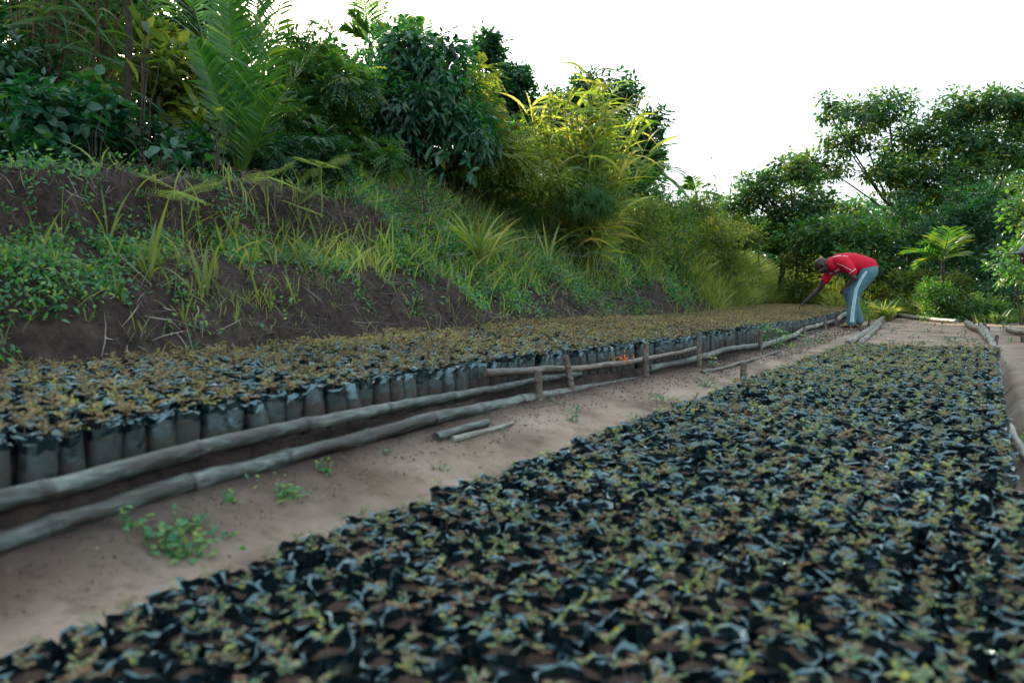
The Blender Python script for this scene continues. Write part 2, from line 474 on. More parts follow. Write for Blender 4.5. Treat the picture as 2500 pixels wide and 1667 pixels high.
def ground_mat():
    m, nt, out = mat('earth')
    g = nt.nodes.new('ShaderNodeNewGeometry')
    at = nt.nodes.new('ShaderNodeAttribute'); at.attribute_name = 'dark'       # 0 swept sandy path, 1 dark cut bank earth and painted bank shade

    def nz(sc, det=6, ro=.6):
        n = nt.nodes.new('ShaderNodeTexNoise'); n.inputs['Scale'].default_value = sc; n.inputs['Detail'].default_value = det
        n.inputs['Roughness'].default_value = ro
        nt.links.new(g.outputs['Position'], n.inputs['Vector']); return n
    a, b, c, d = nz(2.2, 5), nz(16, 8, .75), nz(75, 5), nz(7, 8, .7)
    sand = ramp(nt, [(.32, (.16, .105, .075)), (.5, (.275, .198, .155)), (.75, (.40, .31, .255))], a.outputs['Fac'])
    grit = ramp(nt, [(.36, (.45, .4, .38)), (.5, (1, 1, 1))], b.outputs['Fac'])
    m1 = nt.nodes.new('ShaderNodeMixRGB'); m1.blend_type = 'MULTIPLY'; m1.inputs[0].default_value = .8
    nt.links.new(sand.outputs[0], m1.inputs[1]); nt.links.new(grit.outputs[0], m1.inputs[2])
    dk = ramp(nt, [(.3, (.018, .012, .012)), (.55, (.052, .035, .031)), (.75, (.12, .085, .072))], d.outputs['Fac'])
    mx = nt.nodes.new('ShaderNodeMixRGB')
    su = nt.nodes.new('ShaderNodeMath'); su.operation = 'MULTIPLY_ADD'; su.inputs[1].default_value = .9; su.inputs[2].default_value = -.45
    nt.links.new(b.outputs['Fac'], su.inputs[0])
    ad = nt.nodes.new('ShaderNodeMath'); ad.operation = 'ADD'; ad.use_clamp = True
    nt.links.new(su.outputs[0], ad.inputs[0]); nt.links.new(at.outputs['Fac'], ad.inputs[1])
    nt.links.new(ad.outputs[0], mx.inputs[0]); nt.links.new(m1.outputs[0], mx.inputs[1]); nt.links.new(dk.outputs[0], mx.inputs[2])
    bp = nt.nodes.new('ShaderNodeBump'); bp.inputs['Distance'].default_value = .02; bp.inputs['Strength'].default_value = .5
    b2 = nt.nodes.new('ShaderNodeBump'); b2.inputs['Distance'].default_value = .05
    nt.links.new(ad.outputs[0], b2.inputs['Strength'])
    nt.links.new(c.outputs['Fac'], bp.inputs['Height']); nt.links.new(b.outputs['Fac'], b2.inputs['Height'])
    nt.links.new(bp.outputs[0], b2.inputs['Normal'])
    bs = nt.nodes.new('ShaderNodeBsdfPrincipled'); bs.inputs['Roughness'].default_value = .95; bs.inputs['Specular IOR Level'].default_value = .15
    nt.links.new(mx.outputs[0], bs.inputs['Base Color']); nt.links.new(b2.outputs[0], bs.inputs['Normal'])
    nt.links.new(bs.outputs[0], out.inputs[0])
    return m


M['earth'] = ground_mat()
M['clod'] = rough_mat('clod', [(.3, (.02, .014, .013)), (.7, (.10, .072, .062))], 9, .95, .6, 60)


# ------------------------------------------------------------------ ground
def axis(segs):
    out = []
    for a, b, st in segs:
        out += list(np.arange(a, b, st))
    return np.array(out + [segs[-1][1]])


S = axis([(-250, -30, 20), (-30, -4, 2), (-4, -.5, .25), (-.5, 3.5, .035), (3.5, 8, .05), (8, 14, .09), (14, 24, .16), (24, 40, .6), (40, 100, 5), (100, 300, 20)])
Nn_ = axis([(-250, -30, 20), (-30, -4, 2), (-4, -.5, .2), (-.5, 1.3, .04), (1.3, 2.6, .014), (2.6, 5.2, .035), (5.2, 8, .1), (8, 16, .4), (16, 40, 2), (40, 260, 20)])
SS, NN = np.meshgrid(S, Nn_, indexing='ij')
XX, YY = XY(SS, NN)
ZZ = Z(SS, NN)
V = np.stack([XX, YY, ZZ], -1).reshape(-1, 3)
ni, nj = len(S), len(Nn_)
idx = np.arange(ni * nj).reshape(ni, nj)
F = np.stack([idx[:-1, :-1], idx[1:, :-1], idx[1:, 1:], idx[:-1, 1:]], -1).reshape(-1, 4)[:, ::-1]
acc = Acc(); acc.add(V, F)
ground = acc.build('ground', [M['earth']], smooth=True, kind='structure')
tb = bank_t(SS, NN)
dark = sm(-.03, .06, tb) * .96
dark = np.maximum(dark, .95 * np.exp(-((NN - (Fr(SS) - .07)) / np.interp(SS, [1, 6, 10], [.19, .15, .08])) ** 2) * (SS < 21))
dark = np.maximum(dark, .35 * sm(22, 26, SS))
dark = np.maximum(dark, .75 * (1 - sm(.7, 2.4, SS)) * sm(1.18, 1.42, NN))  # bank's shadow on the near-left path, painted into the earth colour
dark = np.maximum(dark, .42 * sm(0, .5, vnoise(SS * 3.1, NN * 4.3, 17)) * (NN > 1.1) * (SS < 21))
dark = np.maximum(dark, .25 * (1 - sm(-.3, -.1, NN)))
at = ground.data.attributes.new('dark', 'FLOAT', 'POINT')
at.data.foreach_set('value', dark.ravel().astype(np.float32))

# soil crumbs and leaf litter on the path
acc = Acc()
k = 6500
s = rng.uniform(.2, 14, k); n = rng.uniform(.2, 1.0, k) ** .6 * (Fr(s) - 1.22) + 1.18
x, y = XY(s, n); r = rng.uniform(.001, .0045, k) * (.6 + s * .12)
P = np.stack([x, y, Z(s, n) + r * .3], 1)
OC = np.array([(1, 0, 0), (-1, 0, 0), (0, 1, 0), (0, -1, 0), (0, 0, .8), (0, 0, -.8)])
OF = np.array([(0, 2, 4), (2, 1, 4), (1, 3, 4), (3, 0, 4), (2, 0, 5), (1, 2, 5), (3, 1, 5), (0, 3, 5)])
acc.add((P[:, None] + r[:, None, None] * OC[None] * rng.uniform(.6, 1.5, (k, 1, 3))).reshape(-1, 3), (OF[None] + np.arange(k)[:, None, None] * 6).reshape(-1, 3))
acc.build('soil_crumbs', [M['soil_pot']], kind='stuff')


# ------------------------------------------------------------------ seedling bags
PITCHB = .0775


def film_arrays(seed, full=True):
    g = np.random.default_rng(seed)
    k = 14 if full else 9
    a = np.arange(k) / k * 2 * math.pi
    R = .0355 * (1 + .06 * g.normal(size=k))
    base = np.stack([np.cos(a), np.sin(a)], 1)
    rim = g.uniform(-.002, .006, k)
    for _ in range(g.integers(0, 3)):                       # crumpled lips that stand up
        c = g.integers(0, k)
        for o, w in ((-1, .5), (0, 1), (1, .6)):
            rim[(c + o) % k] += w * g.uniform(.004, .018)
    lean = g.uniform(-.35, .85, k) * .012 + np.clip(rim, 0, .04) * g.uniform(-.3, 1.0, k)
    rings = [(R * .93, np.full(k, -.2), None), (R * (1.0 + .05 * g.normal(size=k)), g.uniform(-.13, -.09, k), 1.0), (R * (1.03 + .03 * g.normal(size=k)), g.uniform(-.06, -.04, k), .8 + .25 * g.random()), (R * 1.01, g.uniform(-.026, -.008, k), .45 + .5 * g.random()), (R + lean * .4, rim * .7, .0), (R + lean * 1.0, rim + g.uniform(-.008, .006, k), 0.)]
    if not full: rings = rings[2:5:1] + [rings[5]]
    V, F, r = [], [], []
    for i, (rr, zz, d) in enumerate(rings):
        V.append(np.stack([base[:, 0] * rr, base[:, 1] * rr, zz], 1))
        if i:
            for j in range(k):
                j2 = (j + 1) % k
                F.append(((i - 1) * k + j, (i - 1) * k + j2, i * k + j2, i * k + j)); r.append(d if d is not None else 1)
    return np.concatenate(V), np.array(F), np.array(r)


def soil_arrays(seed, k=10):
    g = np.random.default_rng(seed + 50)
    a = np.arange(k) / k * 2 * math.pi
    o = np.stack([np.cos(a) * .036, np.sin(a) * .036, np.full(k, -.013)], 1)
    i = np.stack([np.cos(a) * .02, np.sin(a) * .02, -.007 + g.normal(size=k) * .002], 1)
    V = np.concatenate([o, i, [[0, 0, -.006]]])
    F = []
    for j in range(k):
        j2 = (j + 1) % k
        F += [(j, j2, k + j2), (j, k + j2, k + j), (k + j, k + j2, 2 * k)]
    return V, np.array(F)


def seed_arrays(seed, lod=0, tall=1.0):
    g = np.random.default_rng(seed + 200)
    a = Acc()
    nf = g.integers(5, 8)
    h = g.uniform(.022, .055) * tall
    pos = np.array([g.uniform(-.008, .008), g.uniform(-.008, .008), -.008])
    stem_top = pos + (g.uniform(-.006, .006), g.uniform(-.006, .006), h)
    if lod == 0:
        tube(a, np.array([pos, stem_top]), .0009, 3, .1, 0, False)
    P, D, U, R = [], [], [], []
    for f in range(nf):
        az = f / nf * 6.283 + g.uniform(-.5, .5); el = g.uniform(.15, 1.15)
        d = np.array([math.cos(az) * math.cos(el), math.sin(az) * math.cos(el), math.sin(el)])
        b = pos + (stem_top - pos) * g.uniform(.4, 1)
        L = g.uniform(.024, .042)
        side = unit(np.cross(d, (0, 0, 1)))
        kk = 5 if lod == 0 else 3
        cr = g.random()
        for i in range(kk):
            p = b + d * L * (i + 1) / kk + np.array([0, 0, -.008 * ((i + 1) / kk) ** 2])
            for sg in (-1, 1):
                P.append(p); D.append(side * sg + d * .35 + (0, 0, g.uniform(-.2, .25))); U.append((g.normal() * .6, g.normal() * .6, 1)); R.append(np.clip(cr + g.normal() * .18, 0, 1))
    sc = 1.0 if lod == 0 else 1.55
    leaves(a, P, D, U, g.uniform(.008, .0115) * sc, .0062 * sc, T2, np.array(R))
    V = np.concatenate(a.V); Fs = a.F3; rs = a.r3
    if a.F4:
        q = np.concatenate(a.F4); Fs = Fs + [q[:, [0, 1, 2]], q[:, [0, 2, 3]]]; rs = rs + [np.concatenate(a.r4)] * 2
    return V, np.concatenate(Fs), np.concatenate(rs)


NV = 12
film_f = [film_arrays(i) for i in range(NV)]
film_l = [film_arrays(i, False) for i in range(NV)]
soil_v = [soil_arrays(i) for i in range(NV)]
seed_0 = [seed_arrays(i) for i in range(NV)]
seed_1 = [seed_arrays(i, 1) for i in range(NV)]

bags = []   # x, y, z, bed, front_row
for s in np.arange(.35, 20.9, PITCHB):
    f, b = float(Fr(s)) + .037, float(Bk(s)) - .01
    row = 0; n = f
    while n < b:
        j = rng.normal(size=3) * (.006, .007, .006)
        bags.append((s + (row % 2) * PITCHB * .5 + j[0], n + j[1], float(topz(s)) + j[2] + .008 * float(vnoise(s * 1.5, n * 1.5, 21)), 0, row == 0))
        n += PITCHB * .9; row += 1
PB2 = .068
for s in np.arange(-.4, 8.05, PB2):
    row = 0; n = 1.11
    while n > -.09:
        if s + .17 * (n - .5) < 8.02:
            j = rng.normal(size=3) * (.007, .007, .007)
            bags.append((s + (row % 2) * PB2 * .5 + j[0], n + j[1], .035 + j[2] + .014 * float(vnoise(s * 1.8, n * 1.8, 31)), 1, row == 0))
        n -= PB2 * .9; row += 1

# apparent size and whether it falls in the frame
info = []
for i, (s, n, z, bed, fr) in enumerate(bags):
    x, y = XY(s, n)
    if y < .3: continue
    pc = np.array([x, y * math.cos(PITCH) - (z - CH) * math.sin(PITCH), 0])
    zc = y * math.sin(PITCH) + (z - CH) * math.cos(PITCH)
    px = CX + FPX * x / pc[1]; py = CY - FPX * zc / pc[1]
    if -60 < px < 2560 and py < 1760:
        vis = 2.6 if (fr and bed == 0) else 1.0
        inside = (8 < px < 2492) and (py < 1650)
        info.append((y / vis if inside else y * 3, i, x, y, z, bed, fr, px, py))
info.sort()
film_me, soil_me = [], []
for i in range(NV):
    a = Acc(); a.add(*film_f[i]); me = a.mesh('film', [M['film']], False); me.polygons.foreach_set('use_smooth', film_f[i][2] > .3); film_me.append(me)
    a = Acc(); a.add(*soil_v[i]); soil_me.append(a.mesh('soil', [M['soil_pot']], True))
seed_me = {}
for bed in (0, 1):
    for i in range(NV):
        a = Acc(); a.add(*seed_0[i]); seed_me[bed, i] = a.mesh('seedling', [M['seed_b' if bed else 'seed_a']])
stuff = Acc()
nb = 0
for q, (key, i, x, y, z, bed, fr, px, py) in enumerate(info):
    v = int(rng.integers(NV)); rot = rng.uniform(0, 6.283); c, sn_ = math.cos(rot), math.sin(rot)
    tilt = rng.normal(size=2) * .075
    if nb < 298:
        nb += 1
        if bed == 0 and fr:
            lab, grp = 'dusty black seedling bag in the left bed\'s front row, its side showing above the rail', 'front row bags behind the bamboo rail of the left bed'
        elif bed == 0:
            lab, grp = 'black seedling bag just behind the front row at the near end of the left bed', 'inner bags at the near end of the left bed'
        elif fr:
            lab, grp = 'black seedling bag on the path side edge of the right bed, near end', 'path side edge bags of the right bed'
        else:
            lab, grp = 'open black seedling bag inside the nearest rows of the right bed', 'inner bags in the nearest rows of the right bed'
        t = thing('seedling_bag', lab, 'seedling bag', (x, y, z), grp, rot)
        t.rotation_euler = (tilt[0], tilt[1], rot)
        sc = float(rng.uniform(.94, 1.07)) * (1 if bed == 0 else .87); t.scale = (sc, sc, 1)
        for nm, me in (('film', film_me[v]), ('soil', soil_me[v]), ('seedling', seed_me[bed, int(rng.integers(NV))])):
            o = bpy.data.objects.new(nm, me); COL.objects.link(o); o.parent = t
            if nm == 'seedling' and bed == 1: q_ = random.uniform(.5, .95); o.scale = (q_, q_, q_)
        continue
    R = np.array([[c, -sn_, 0], [sn_, c, 0], [0, 0, 1]])
    far = y > 5
    fa = film_f[v] if (fr or y < 2.2) else film_l[v]
    off = np.array([x, y, z])
    sc = np.array([1, 1, 1]) * rng.uniform(.94, 1.08) * (1 if bed == 0 else .88)
    stuff.add((fa[0] * sc) @ R.T + off, fa[1], fa[2], 0)
    if not far or bed == 1:
        stuff.add((soil_v[v][0] * sc) @ R.T + off, soil_v[v][1], .5, 1)
    w = int(rng.integers(NV)); sa = (seed_1 if y > 4 else seed_0)[w]
    kk = (1 if not far else 1.08) * (rng.uniform(.7, 1.15) if bed == 0 else rng.uniform(.5, .92))
    if bed == 0 and rng.random() < .16 + .3 * max(0, float(vnoise(x * 1.3, y * 1.3, 57))): continue
    if bed == 1 and rng.random() < .26 + .3 * max(0, float(vnoise(x * .9, y * .9, 55))): continue
    stuff.add((sa[0] * kk) @ R.T + off, sa[1], np.clip(sa[2] + rng.normal() * .12, 0, 1), 2 if bed == 0 else 3)
stuff.build('seedling_bags', [M['film'], M['soil_pot'], M['seed_a'], M['seed_b']], kind='stuff')


# ------------------------------------------------------------------ poles and stakes round the beds
def pole(name, label, cat, pts, r0, r1, mat_, nodes=.3, group=None, wob=.002, bark_open=True):
    """a bamboo or stick pole through 3D points, with swollen joints"""
    pts = np.array(pts, float)
    d = np.r_[0, np.cumsum(np.linalg.norm(np.diff(pts, axis=0), axis=1))]
    k = max(6, int(d[-1] / .014)); k = min(k, 300)
    t = np.linspace(0, d[-1], k)
    # smooth interpolation
    P = np.stack([np.interp(t, d, pts[:, i]) for i in range(3)], 1)
    ker = max(1, int(.18 / (d[-1] / k)))
    if ker > 1 and k > ker * 2:
        pad = np.concatenate([np.repeat(P[:1], ker, 0) + (np.arange(ker)[:, None] - ker) * (P[1] - P[0]), P, np.repeat(P[-1:], ker, 0) + (np.arange(ker)[:, None] + 1) * (P[-1] - P[-2])])
        w = np.ones(2 * ker + 1) / (2 * ker + 1)
        P = np.stack([np.convolve(pad[:, i], w, 'valid') for i in range(3)], 1)
    P = P + np.stack([vnoise(t * 4, 3.1 + i * 9 + r0 * 999, 40 + i) for i in range(3)], 1) * wob * 3
    r = np.interp(t, [0, d[-1]], [r0, r1])
    rr = np.full(k, .5) + .22 * vnoise(t * 7, 1.0 + pts[0][0] * 9, 4)
    if nodes:
        nd = np.arange(.07 + nodes * .3, d[-1], nodes) if d[-1] > nodes else []
        for q in nd:
            w = np.exp(-((t - q) / .012) ** 2)
            r = r * (1 + .17 * w); rr = rr + .35 * np.exp(-((t - q - .015) / .014) ** 2) - .5 * np.exp(-((t - q + .008) / .011) ** 2)
    r = r * (1 + .05 * vnoise(t * 9, 7.7, 8))
    a = Acc()
    sides = 9
    n0 = 0
    base = P[0].copy()
    pts_l = P - base
    tube(a, pts_l, r, sides, .5)
    # per-ring shade
    F = a.F4[0]; ring = F[:, 0] // sides
    a.r4[0] = np.clip(rr[ring], 0, 1)
    o = a.build(name, [mat_], smooth=True)
    o.location = Vector(base)
    return tag(o, label, cat, group)


def npts(lst, n=None, dn=-.045):
    """pixel polyline onto the upright face just in front of the bags"""
    out = []
    for px, py in lst:
        nn = n
        if nn is None:
            nn = 1.6
            for _ in range(12):
                p = WN(px, py, nn); s, _n = to_sn(p[0], p[1]); nn = .5 * nn + .5 * (float(Fr(s)) + dn)
        out.append(WN(px, py, nn))
    return out


g_r = 'bamboo rails along the left bed'
pole('bamboo_rail', 'long grey green bamboo rail, uppermost along the near half of the left bed', 'bamboo rail', npts([(-160, 1262), (0, 1222), (250, 1158), (520, 1084), (860, 1012), (1240, 942), (1325, 921), (1418, 913)], dn=-.062), .0225, .013, M['bamboo'], .38, g_r, wob=.0022)
pole('bamboo_rail', 'thick split and stained bamboo rail lying on the soil below the upper near rail', 'bamboo rail', npts([(-120, 1362), (30, 1312), (250, 1244), (450, 1184), (720, 1112), (930, 1052), (1100, 1010), (1280, 972), (1400, 955), (1568, 926)], dn=-.10), .023, .022, M['bamboo'], .33, g_r, wob=.003)
pole('stick_rail', 'pale brown rail between the first three stakes, its cut end jutting left', 'rail', npts([(1186, 908), (1310, 905), (1420, 898), (1560, 880), (1640, 864), (1702, 850)], dn=-.055), .017, .013, M['stick'], 0, g_r)
pole('bamboo_rail', 'grey bamboo rail running from the third stake to the fifth stake', 'bamboo rail', npts([(1584, 900), (1640, 888), (1708, 874), (1780, 852), (1856, 843), (1915, 826)], dn=-.06), .022, .02, M['bamboo'], .3, g_r)
pole('stick_rail', 'thin lower rail between the fourth and fifth stakes at soil level', 'rail', npts([(1590, 922), (1660, 912), (1716, 898), (1780, 878), (1850, 860)], dn=-.085), .017, .016, M['stick'], .4, g_r)
pole('bamboo_rail', 'pale bamboo rail from the fifth stake to the worker\'s sandal', 'bamboo rail', npts([(1850, 848), (1900, 832), (1936, 820), (1965, 803), (2015, 789), (2040, 782)], dn=-.07), .026, .024, M['pale_log'], .35, g_r)
pole('bamboo_rail', 'lower pale rail just left of the worker\'s feet', 'bamboo rail', npts([(1960, 818), (2000, 808), (2040, 797), (2062, 790)], dn=-.07), .026, .024, M['pale_log'], .35, g_r)
pole('bamboo_rail', 'thick pale rail that rises behind the worker\'s legs', 'bamboo rail', npts([(2042, 783), (2056, 770), (2075, 762), (2098, 756), (2130, 752)], dn=-.05), .035, .028, M['pale_log'], .5, g_r)
pole('loose_stick', 'thin grey stick lying on the path below the fourth stake', 'stick', [hitp(*q) + (0, 0, .009) for q in ((1714, 912), (1760, 902), (1830, 884), (1900, 862))], .012, .009, M['stick'], 0)
pole('loose_stick', 'short round stick end lying against the bamboo near the first stake', 'stick', [hitp(*q) + (0, 0, .012) for q in ((1066, 1078), (1130, 1058), (1190, 1042))], .016, .013, M['bamboo'], 0)
pole('loose_stick', 'peeled pale stick lying on the path beside the bamboo', 'stick', [hitp(*q) + (0, 0, .008) for q in ((1104, 1078), (1150, 1066), (1190, 1056), (1250, 1036))], .012, .007, M['pale_log'], 0)


def stake(label, bx, by, tx, ty, r, group, z0=0., mat_='stick'):
    b = G(bx, by, z0); s_, n_ = to_sn(b[0], b[1])
    if group == gs and n_ > float(Fr(s_)) - .10:
        b = npts([(bx, by)], dn=-.128)[0]; b[2] = min(b[2], float(ZW(b[0], b[1]))) - .02
    t = AT(tx, ty, b[1])
    d = t - b
    b2 = b - d * .15
    return pole('stake', label, 'stake', [b2, b2 + (t - b2) * .5, t], r * 1.05, r * .92, M[mat_], 0, group, wob=.001)


gs = 'stakes holding the rails of the left bed'
stake('short thick stake at the left end of the pale brown rail', 1316, 1012, 1314, 902, .0185, gs)
stake('leaning stake, its top tipped left, second along the left bed', 1406, 996, 1381, 868, .0165, gs)
stake('straight dark topped stake where two rails meet, third along the left bed', 1577, 938, 1577, 836, .018, gs)
stake('tall thin stake in front of the bags, fourth along the left bed', 1709, 920, 1706, 811, .0155, gs)
stake('dark stake behind the leafy weed, fifth along the left bed', 1856, 866, 1857, 806, .018, gs)
stake('small stake between the weed and the worker', 1964, 819, 1964, 798, .02, gs)
stake('stake with a split mushroomed top left of the worker', 2015, 804, 2015, 778, .022, gs)
stake('tall stake right against the worker\'s shin', 2041, 801, 2042, 764, .02, gs)
stake('stake at the far corner of the left bed', 2123, 772, 2124, 756, .028, gs)
gr = 'stakes round the right bed'
stake('lone pale stake on the path at the edge of the right bed', 1814, 930, 1816, 884, .019, gr)
stake('low brown stake right of the worker\'s sandals', 2103, 810, 2102, 794, .022, gr)
stake('leaning stake outside the log on the path, behind the worker', 2120, 800, 2123, 781, .022, gr)
stake('tall thin stake at the far right corner of the empty bed', 2378, 795, 2378, 770, .018, gr)
stake('stake in the pair behind the broken log, right one', 2391, 803, 2391, 786, .02, gr)
stake('thickest stake of the bunch outside the right log', 2405, 813, 2404, 788, .026, gr)
stake('leaning stake of the bunch outside the right log', 2411, 818, 2414, 797, .018, gr)
stake('tilted stake halfway along the right log', 2428, 850, 2435, 818, .018, gr)
stake('stake at the bags\' right corner', 2437, 876, 2437, 847, .02, gr, -.05)
stake('short stake at the right edge beside the far log', 2497, 836, 2496, 820, .02, gr)

gl = 'pale logs round the empty end of the right bed'
pole('log', 'pale jointed log on the path side of the empty bed, bent near its far end', 'log', [G(2070, 838, .04), G(2100, 820, .04), G(2130, 800, .05), G(2148, 783, .06), G(2160, 773, .08)], .035, .04, M['pale_log'], .5, gl)
pole('log', 'second pale log inside the path side log of the empty bed', 'log', [G(2098, 838, .02), G(2115, 824, .02), G(2135, 806, .03), G(2150, 790, .05)], .028, .03, M['pale_log'], .4, gl)
pole('log', 'short humped log joining the far corner of the empty bed', 'log', [G(2155, 776, .07), G(2166, 772, .1), G(2176, 773, .06), G(2191, 767, .06)], .045, .045, M['pale_log'], .6, gl)
pole('log', 'straight pale log across the far end of the empty bed', 'log', [G(2195, 770, .05), G(2250, 776, .05), G(2300, 781, .05), G(2336, 784, .05)], .045, .035, M['pale_log'], .7, gl)
pole('log', 'broken peeled log at the right corner of the empty bed', 'log', [G(2360, 788, .05), G(2375, 798, .05), G(2396, 806, .05), G(2412, 830, .03)], .05, .03, M['pale_log'], 0, gl)
pole('log', 'pale log running from the broken log back to the bags\' right corner', 'log', [G(2396, 793, .08), G(2408, 812, .06), G(2420, 832, .05), G(2426, 852, .05)], .034, .03, M['pale_log'], .5, gl)
pole('log', 'pale log in the weeds at the right edge', 'log', [G(2462, 806, .05), G(2500, 811, .05), G(2560, 818, .05)], .04, .04, M['pale_log'], .5)
pole('bamboo_rail', 'pale bamboo against the right side of the bags at the picture edge', 'bamboo rail', [G(2462, 1042, -.03), G(2478, 1075, -.03), G(2500, 1105, -.02), G(2600, 1240, -.02)], .018, .02, M['pale_log'], .4)


# ------------------------------------------------------------------ trees and shrubs
def shrub(name, label, cat, base, lobes, leaf_L, leaf_W, n_clusters, per, mats, sub=7, tm=T2, droop=.35, stems=5, stem_r=.02,
          group=None, spread=.1, trunk=None, air=False, whorl=True, trunkmat='bark', compound=False, vines=0):
    """lobes: (px, py, depth, rx_px, ry_px, rz_m) of foliage masses; grows limbs from base to the lobes"""
    base = np.asarray(base, float)
    root = thing(name, label, cat, base, group)
    wood = Acc(); fol = Acc()
    L3 = []
    for (px, py, d, rx, ry, rz) in lobes:
        c = AT(px, py, d); R = np.array([rx * d / FPX, rz, ry * d / FPX])
        L3.append((c, R))
    vol = np.array([R[0] * R[2] for c, R in L3]); vol = vol / vol.sum()
    allc = []
    for (c, R), w in zip(L3, vol):
        k = max(2, int(round(sub * (2 if trunk is not None else 1) * len(L3) * w)) + 2)
        u = unit(rng.normal(size=(k, 3))); rad = rng.uniform(.35, .98 if trunk is not None else .85, k)[:, None]
        cs = c + u * R * rad
        rs = R * (rng.uniform(.2, .42, k) if trunk is not None and group != ge else rng.uniform(.34, .58, k))[:, None]
        m = max(3, int(n_clusters * 1.5 * w / k))
        # limb to the lobe
        if stems:
            p0 = base + np.array([rng.normal() * .04 * R[0], rng.normal() * .04, 0])
            mid = p0 * .5 + c * .5 + rng.normal(size=3) * R * .2; mid[2] = min(mid[2], c[2])
            pts = np.array([p0, p0 * .6 + mid * .4, mid, mid * .4 + c * .6, c]) if trunk is None else np.array([trunk, trunk * .6 + c * .4 + rng.normal(size=3) * R * .12, c])
            tube(wood, bez_multi(pts), np.linspace(stem_r, stem_r * .35, len(bez_multi(pts))), 5, rng.random())
        for cc, rr in zip(cs, rs):
            if stems:
                tube(wood, bez(c, cc, .05 * R[2], 5, .03 * R[0]), np.linspace(stem_r * .35, stem_r * .15, 5), 4, rng.random(), cap=False)
            uu = unit(rng.normal(size=(m, 3)) + np.array([0, -.15, .3]))
            q = cc + uu * rr * (rng.random(m)[:, None] ** .33)
            outw = unit(uu + .4 * unit(cc - c)[None])
            allc.append((q, outw, cc))
    for q, outw, cc in allc:
        m = len(q)
        if stems and m < 60:
            for a_ in range(0, m, 3):
                tube(wood, np.array([cc, q[a_]]), [stem_r * .12, stem_r * .06], 3, .5, cap=False)
        k = per
        tw = unit(rng.normal(size=(m * k, 3)) * (1, 1, .55))
        ow = np.repeat(outw, k, 0)
        D = unit(tw + ow * .7 - np.array([0, 0, droop]))
        P = np.repeat(q, k, 0) + D * rng.uniform(0, 1, (m * k, 1)) * spread
        U = unit(ow * .5 + np.array([0, 0, 1.0]) + rng.normal(size=(m * k, 3)) * .35)
        LL = leaf_L * rng.uniform(.6, 1.25, m * k); r = np.clip(np.repeat(rng.random(m), k) * .6 + rng.random(m * k) * .4, 0, 1)
        if compound:
            # pinnate sprays: each direction carries pairs of leaflets
            nl = 5
            S_ = unit(np.cross(D, U))
            for i in range(nl):
                f = (i + 1) / nl
                for sg in (-1, 1):
                    leaves(fol, P + D * (LL * 2.6 * f)[:, None] - np.array([0, 0, 1]) * (f * f * LL * .7)[:, None], S_ * sg + D * .6 - (0, 0, .25), U, LL, LL * leaf_W / leaf_L, tm, r, 0)
        else:
            leaves(fol, P, D, U, LL, LL * leaf_W / leaf_L, tm, r, 0)
    for v in range(vines):
        c, R = L3[rng.integers(len(L3))]
        p = c + unit(rng.normal(size=3)) * R * .9; p[1] = c[1] - R[1] * .9
        q = p - np.array([rng.normal() * .2, 0, rng.uniform(.4, 1.0) * R[2]])
        pts = bez(p, q, 0, 9, .02); tube(wood, pts, .004, 3, .8, cap=False)
        kk = 14; tt = rng.random(kk); PP = p[None] * (1 - tt[:, None]) + q[None] * tt[:, None]
        leaves(fol, PP, rng.normal(size=(kk, 3)) - (0, 0, .8), rng.normal(size=(kk, 3)) * .4 + (0, -1, .6), leaf_L * 1.1, leaf_W * 1.3, tm)
    if trunk is not None:
        pts = bez_multi(np.array([base, base * .5 + trunk * .5 + rng.normal(size=3) * .06, trunk]))
        tube(wood, pts, np.linspace(stem_r * 2.2, stem_r * 1.2, len(pts)), 8, .5)
    wood.build('trunk' if trunk is not None else 'stems', [M[trunkmat]], root, True)
    fol.build('crown' if trunk is not None else 'foliage', [M[m_] for m_ in (mats if isinstance(mats, (list, tuple)) else [mats])], root, False, 'stuff')
    return root


def bez_multi(pts, k=5):
    pts = np.asarray(pts, float)
    n = len(pts); t = np.linspace(0, n - 1, (n - 1) * k + 1)
    out = []
    for u in t:
        i = min(int(u), n - 2); f = u - i
        p0, p1, p2, p3 = pts[max(i - 1, 0)], pts[i], pts[i + 1], pts[min(i + 2, n - 1)]
        out.append(.5 * ((2 * p1) + (-p0 + p2) * f + (2 * p0 - 5 * p1 + 4 * p2 - p3) * f * f + (-p0 + 3 * p1 - 3 * p2 + p3) * f ** 3))
    return np.array(out)


def gbase(px, d):
    """ground point straight below a pixel column at a given depth"""
    x = (px - CX) / FPX * d
    return np.array([x, d, float(ZW(x, d)) - .03])


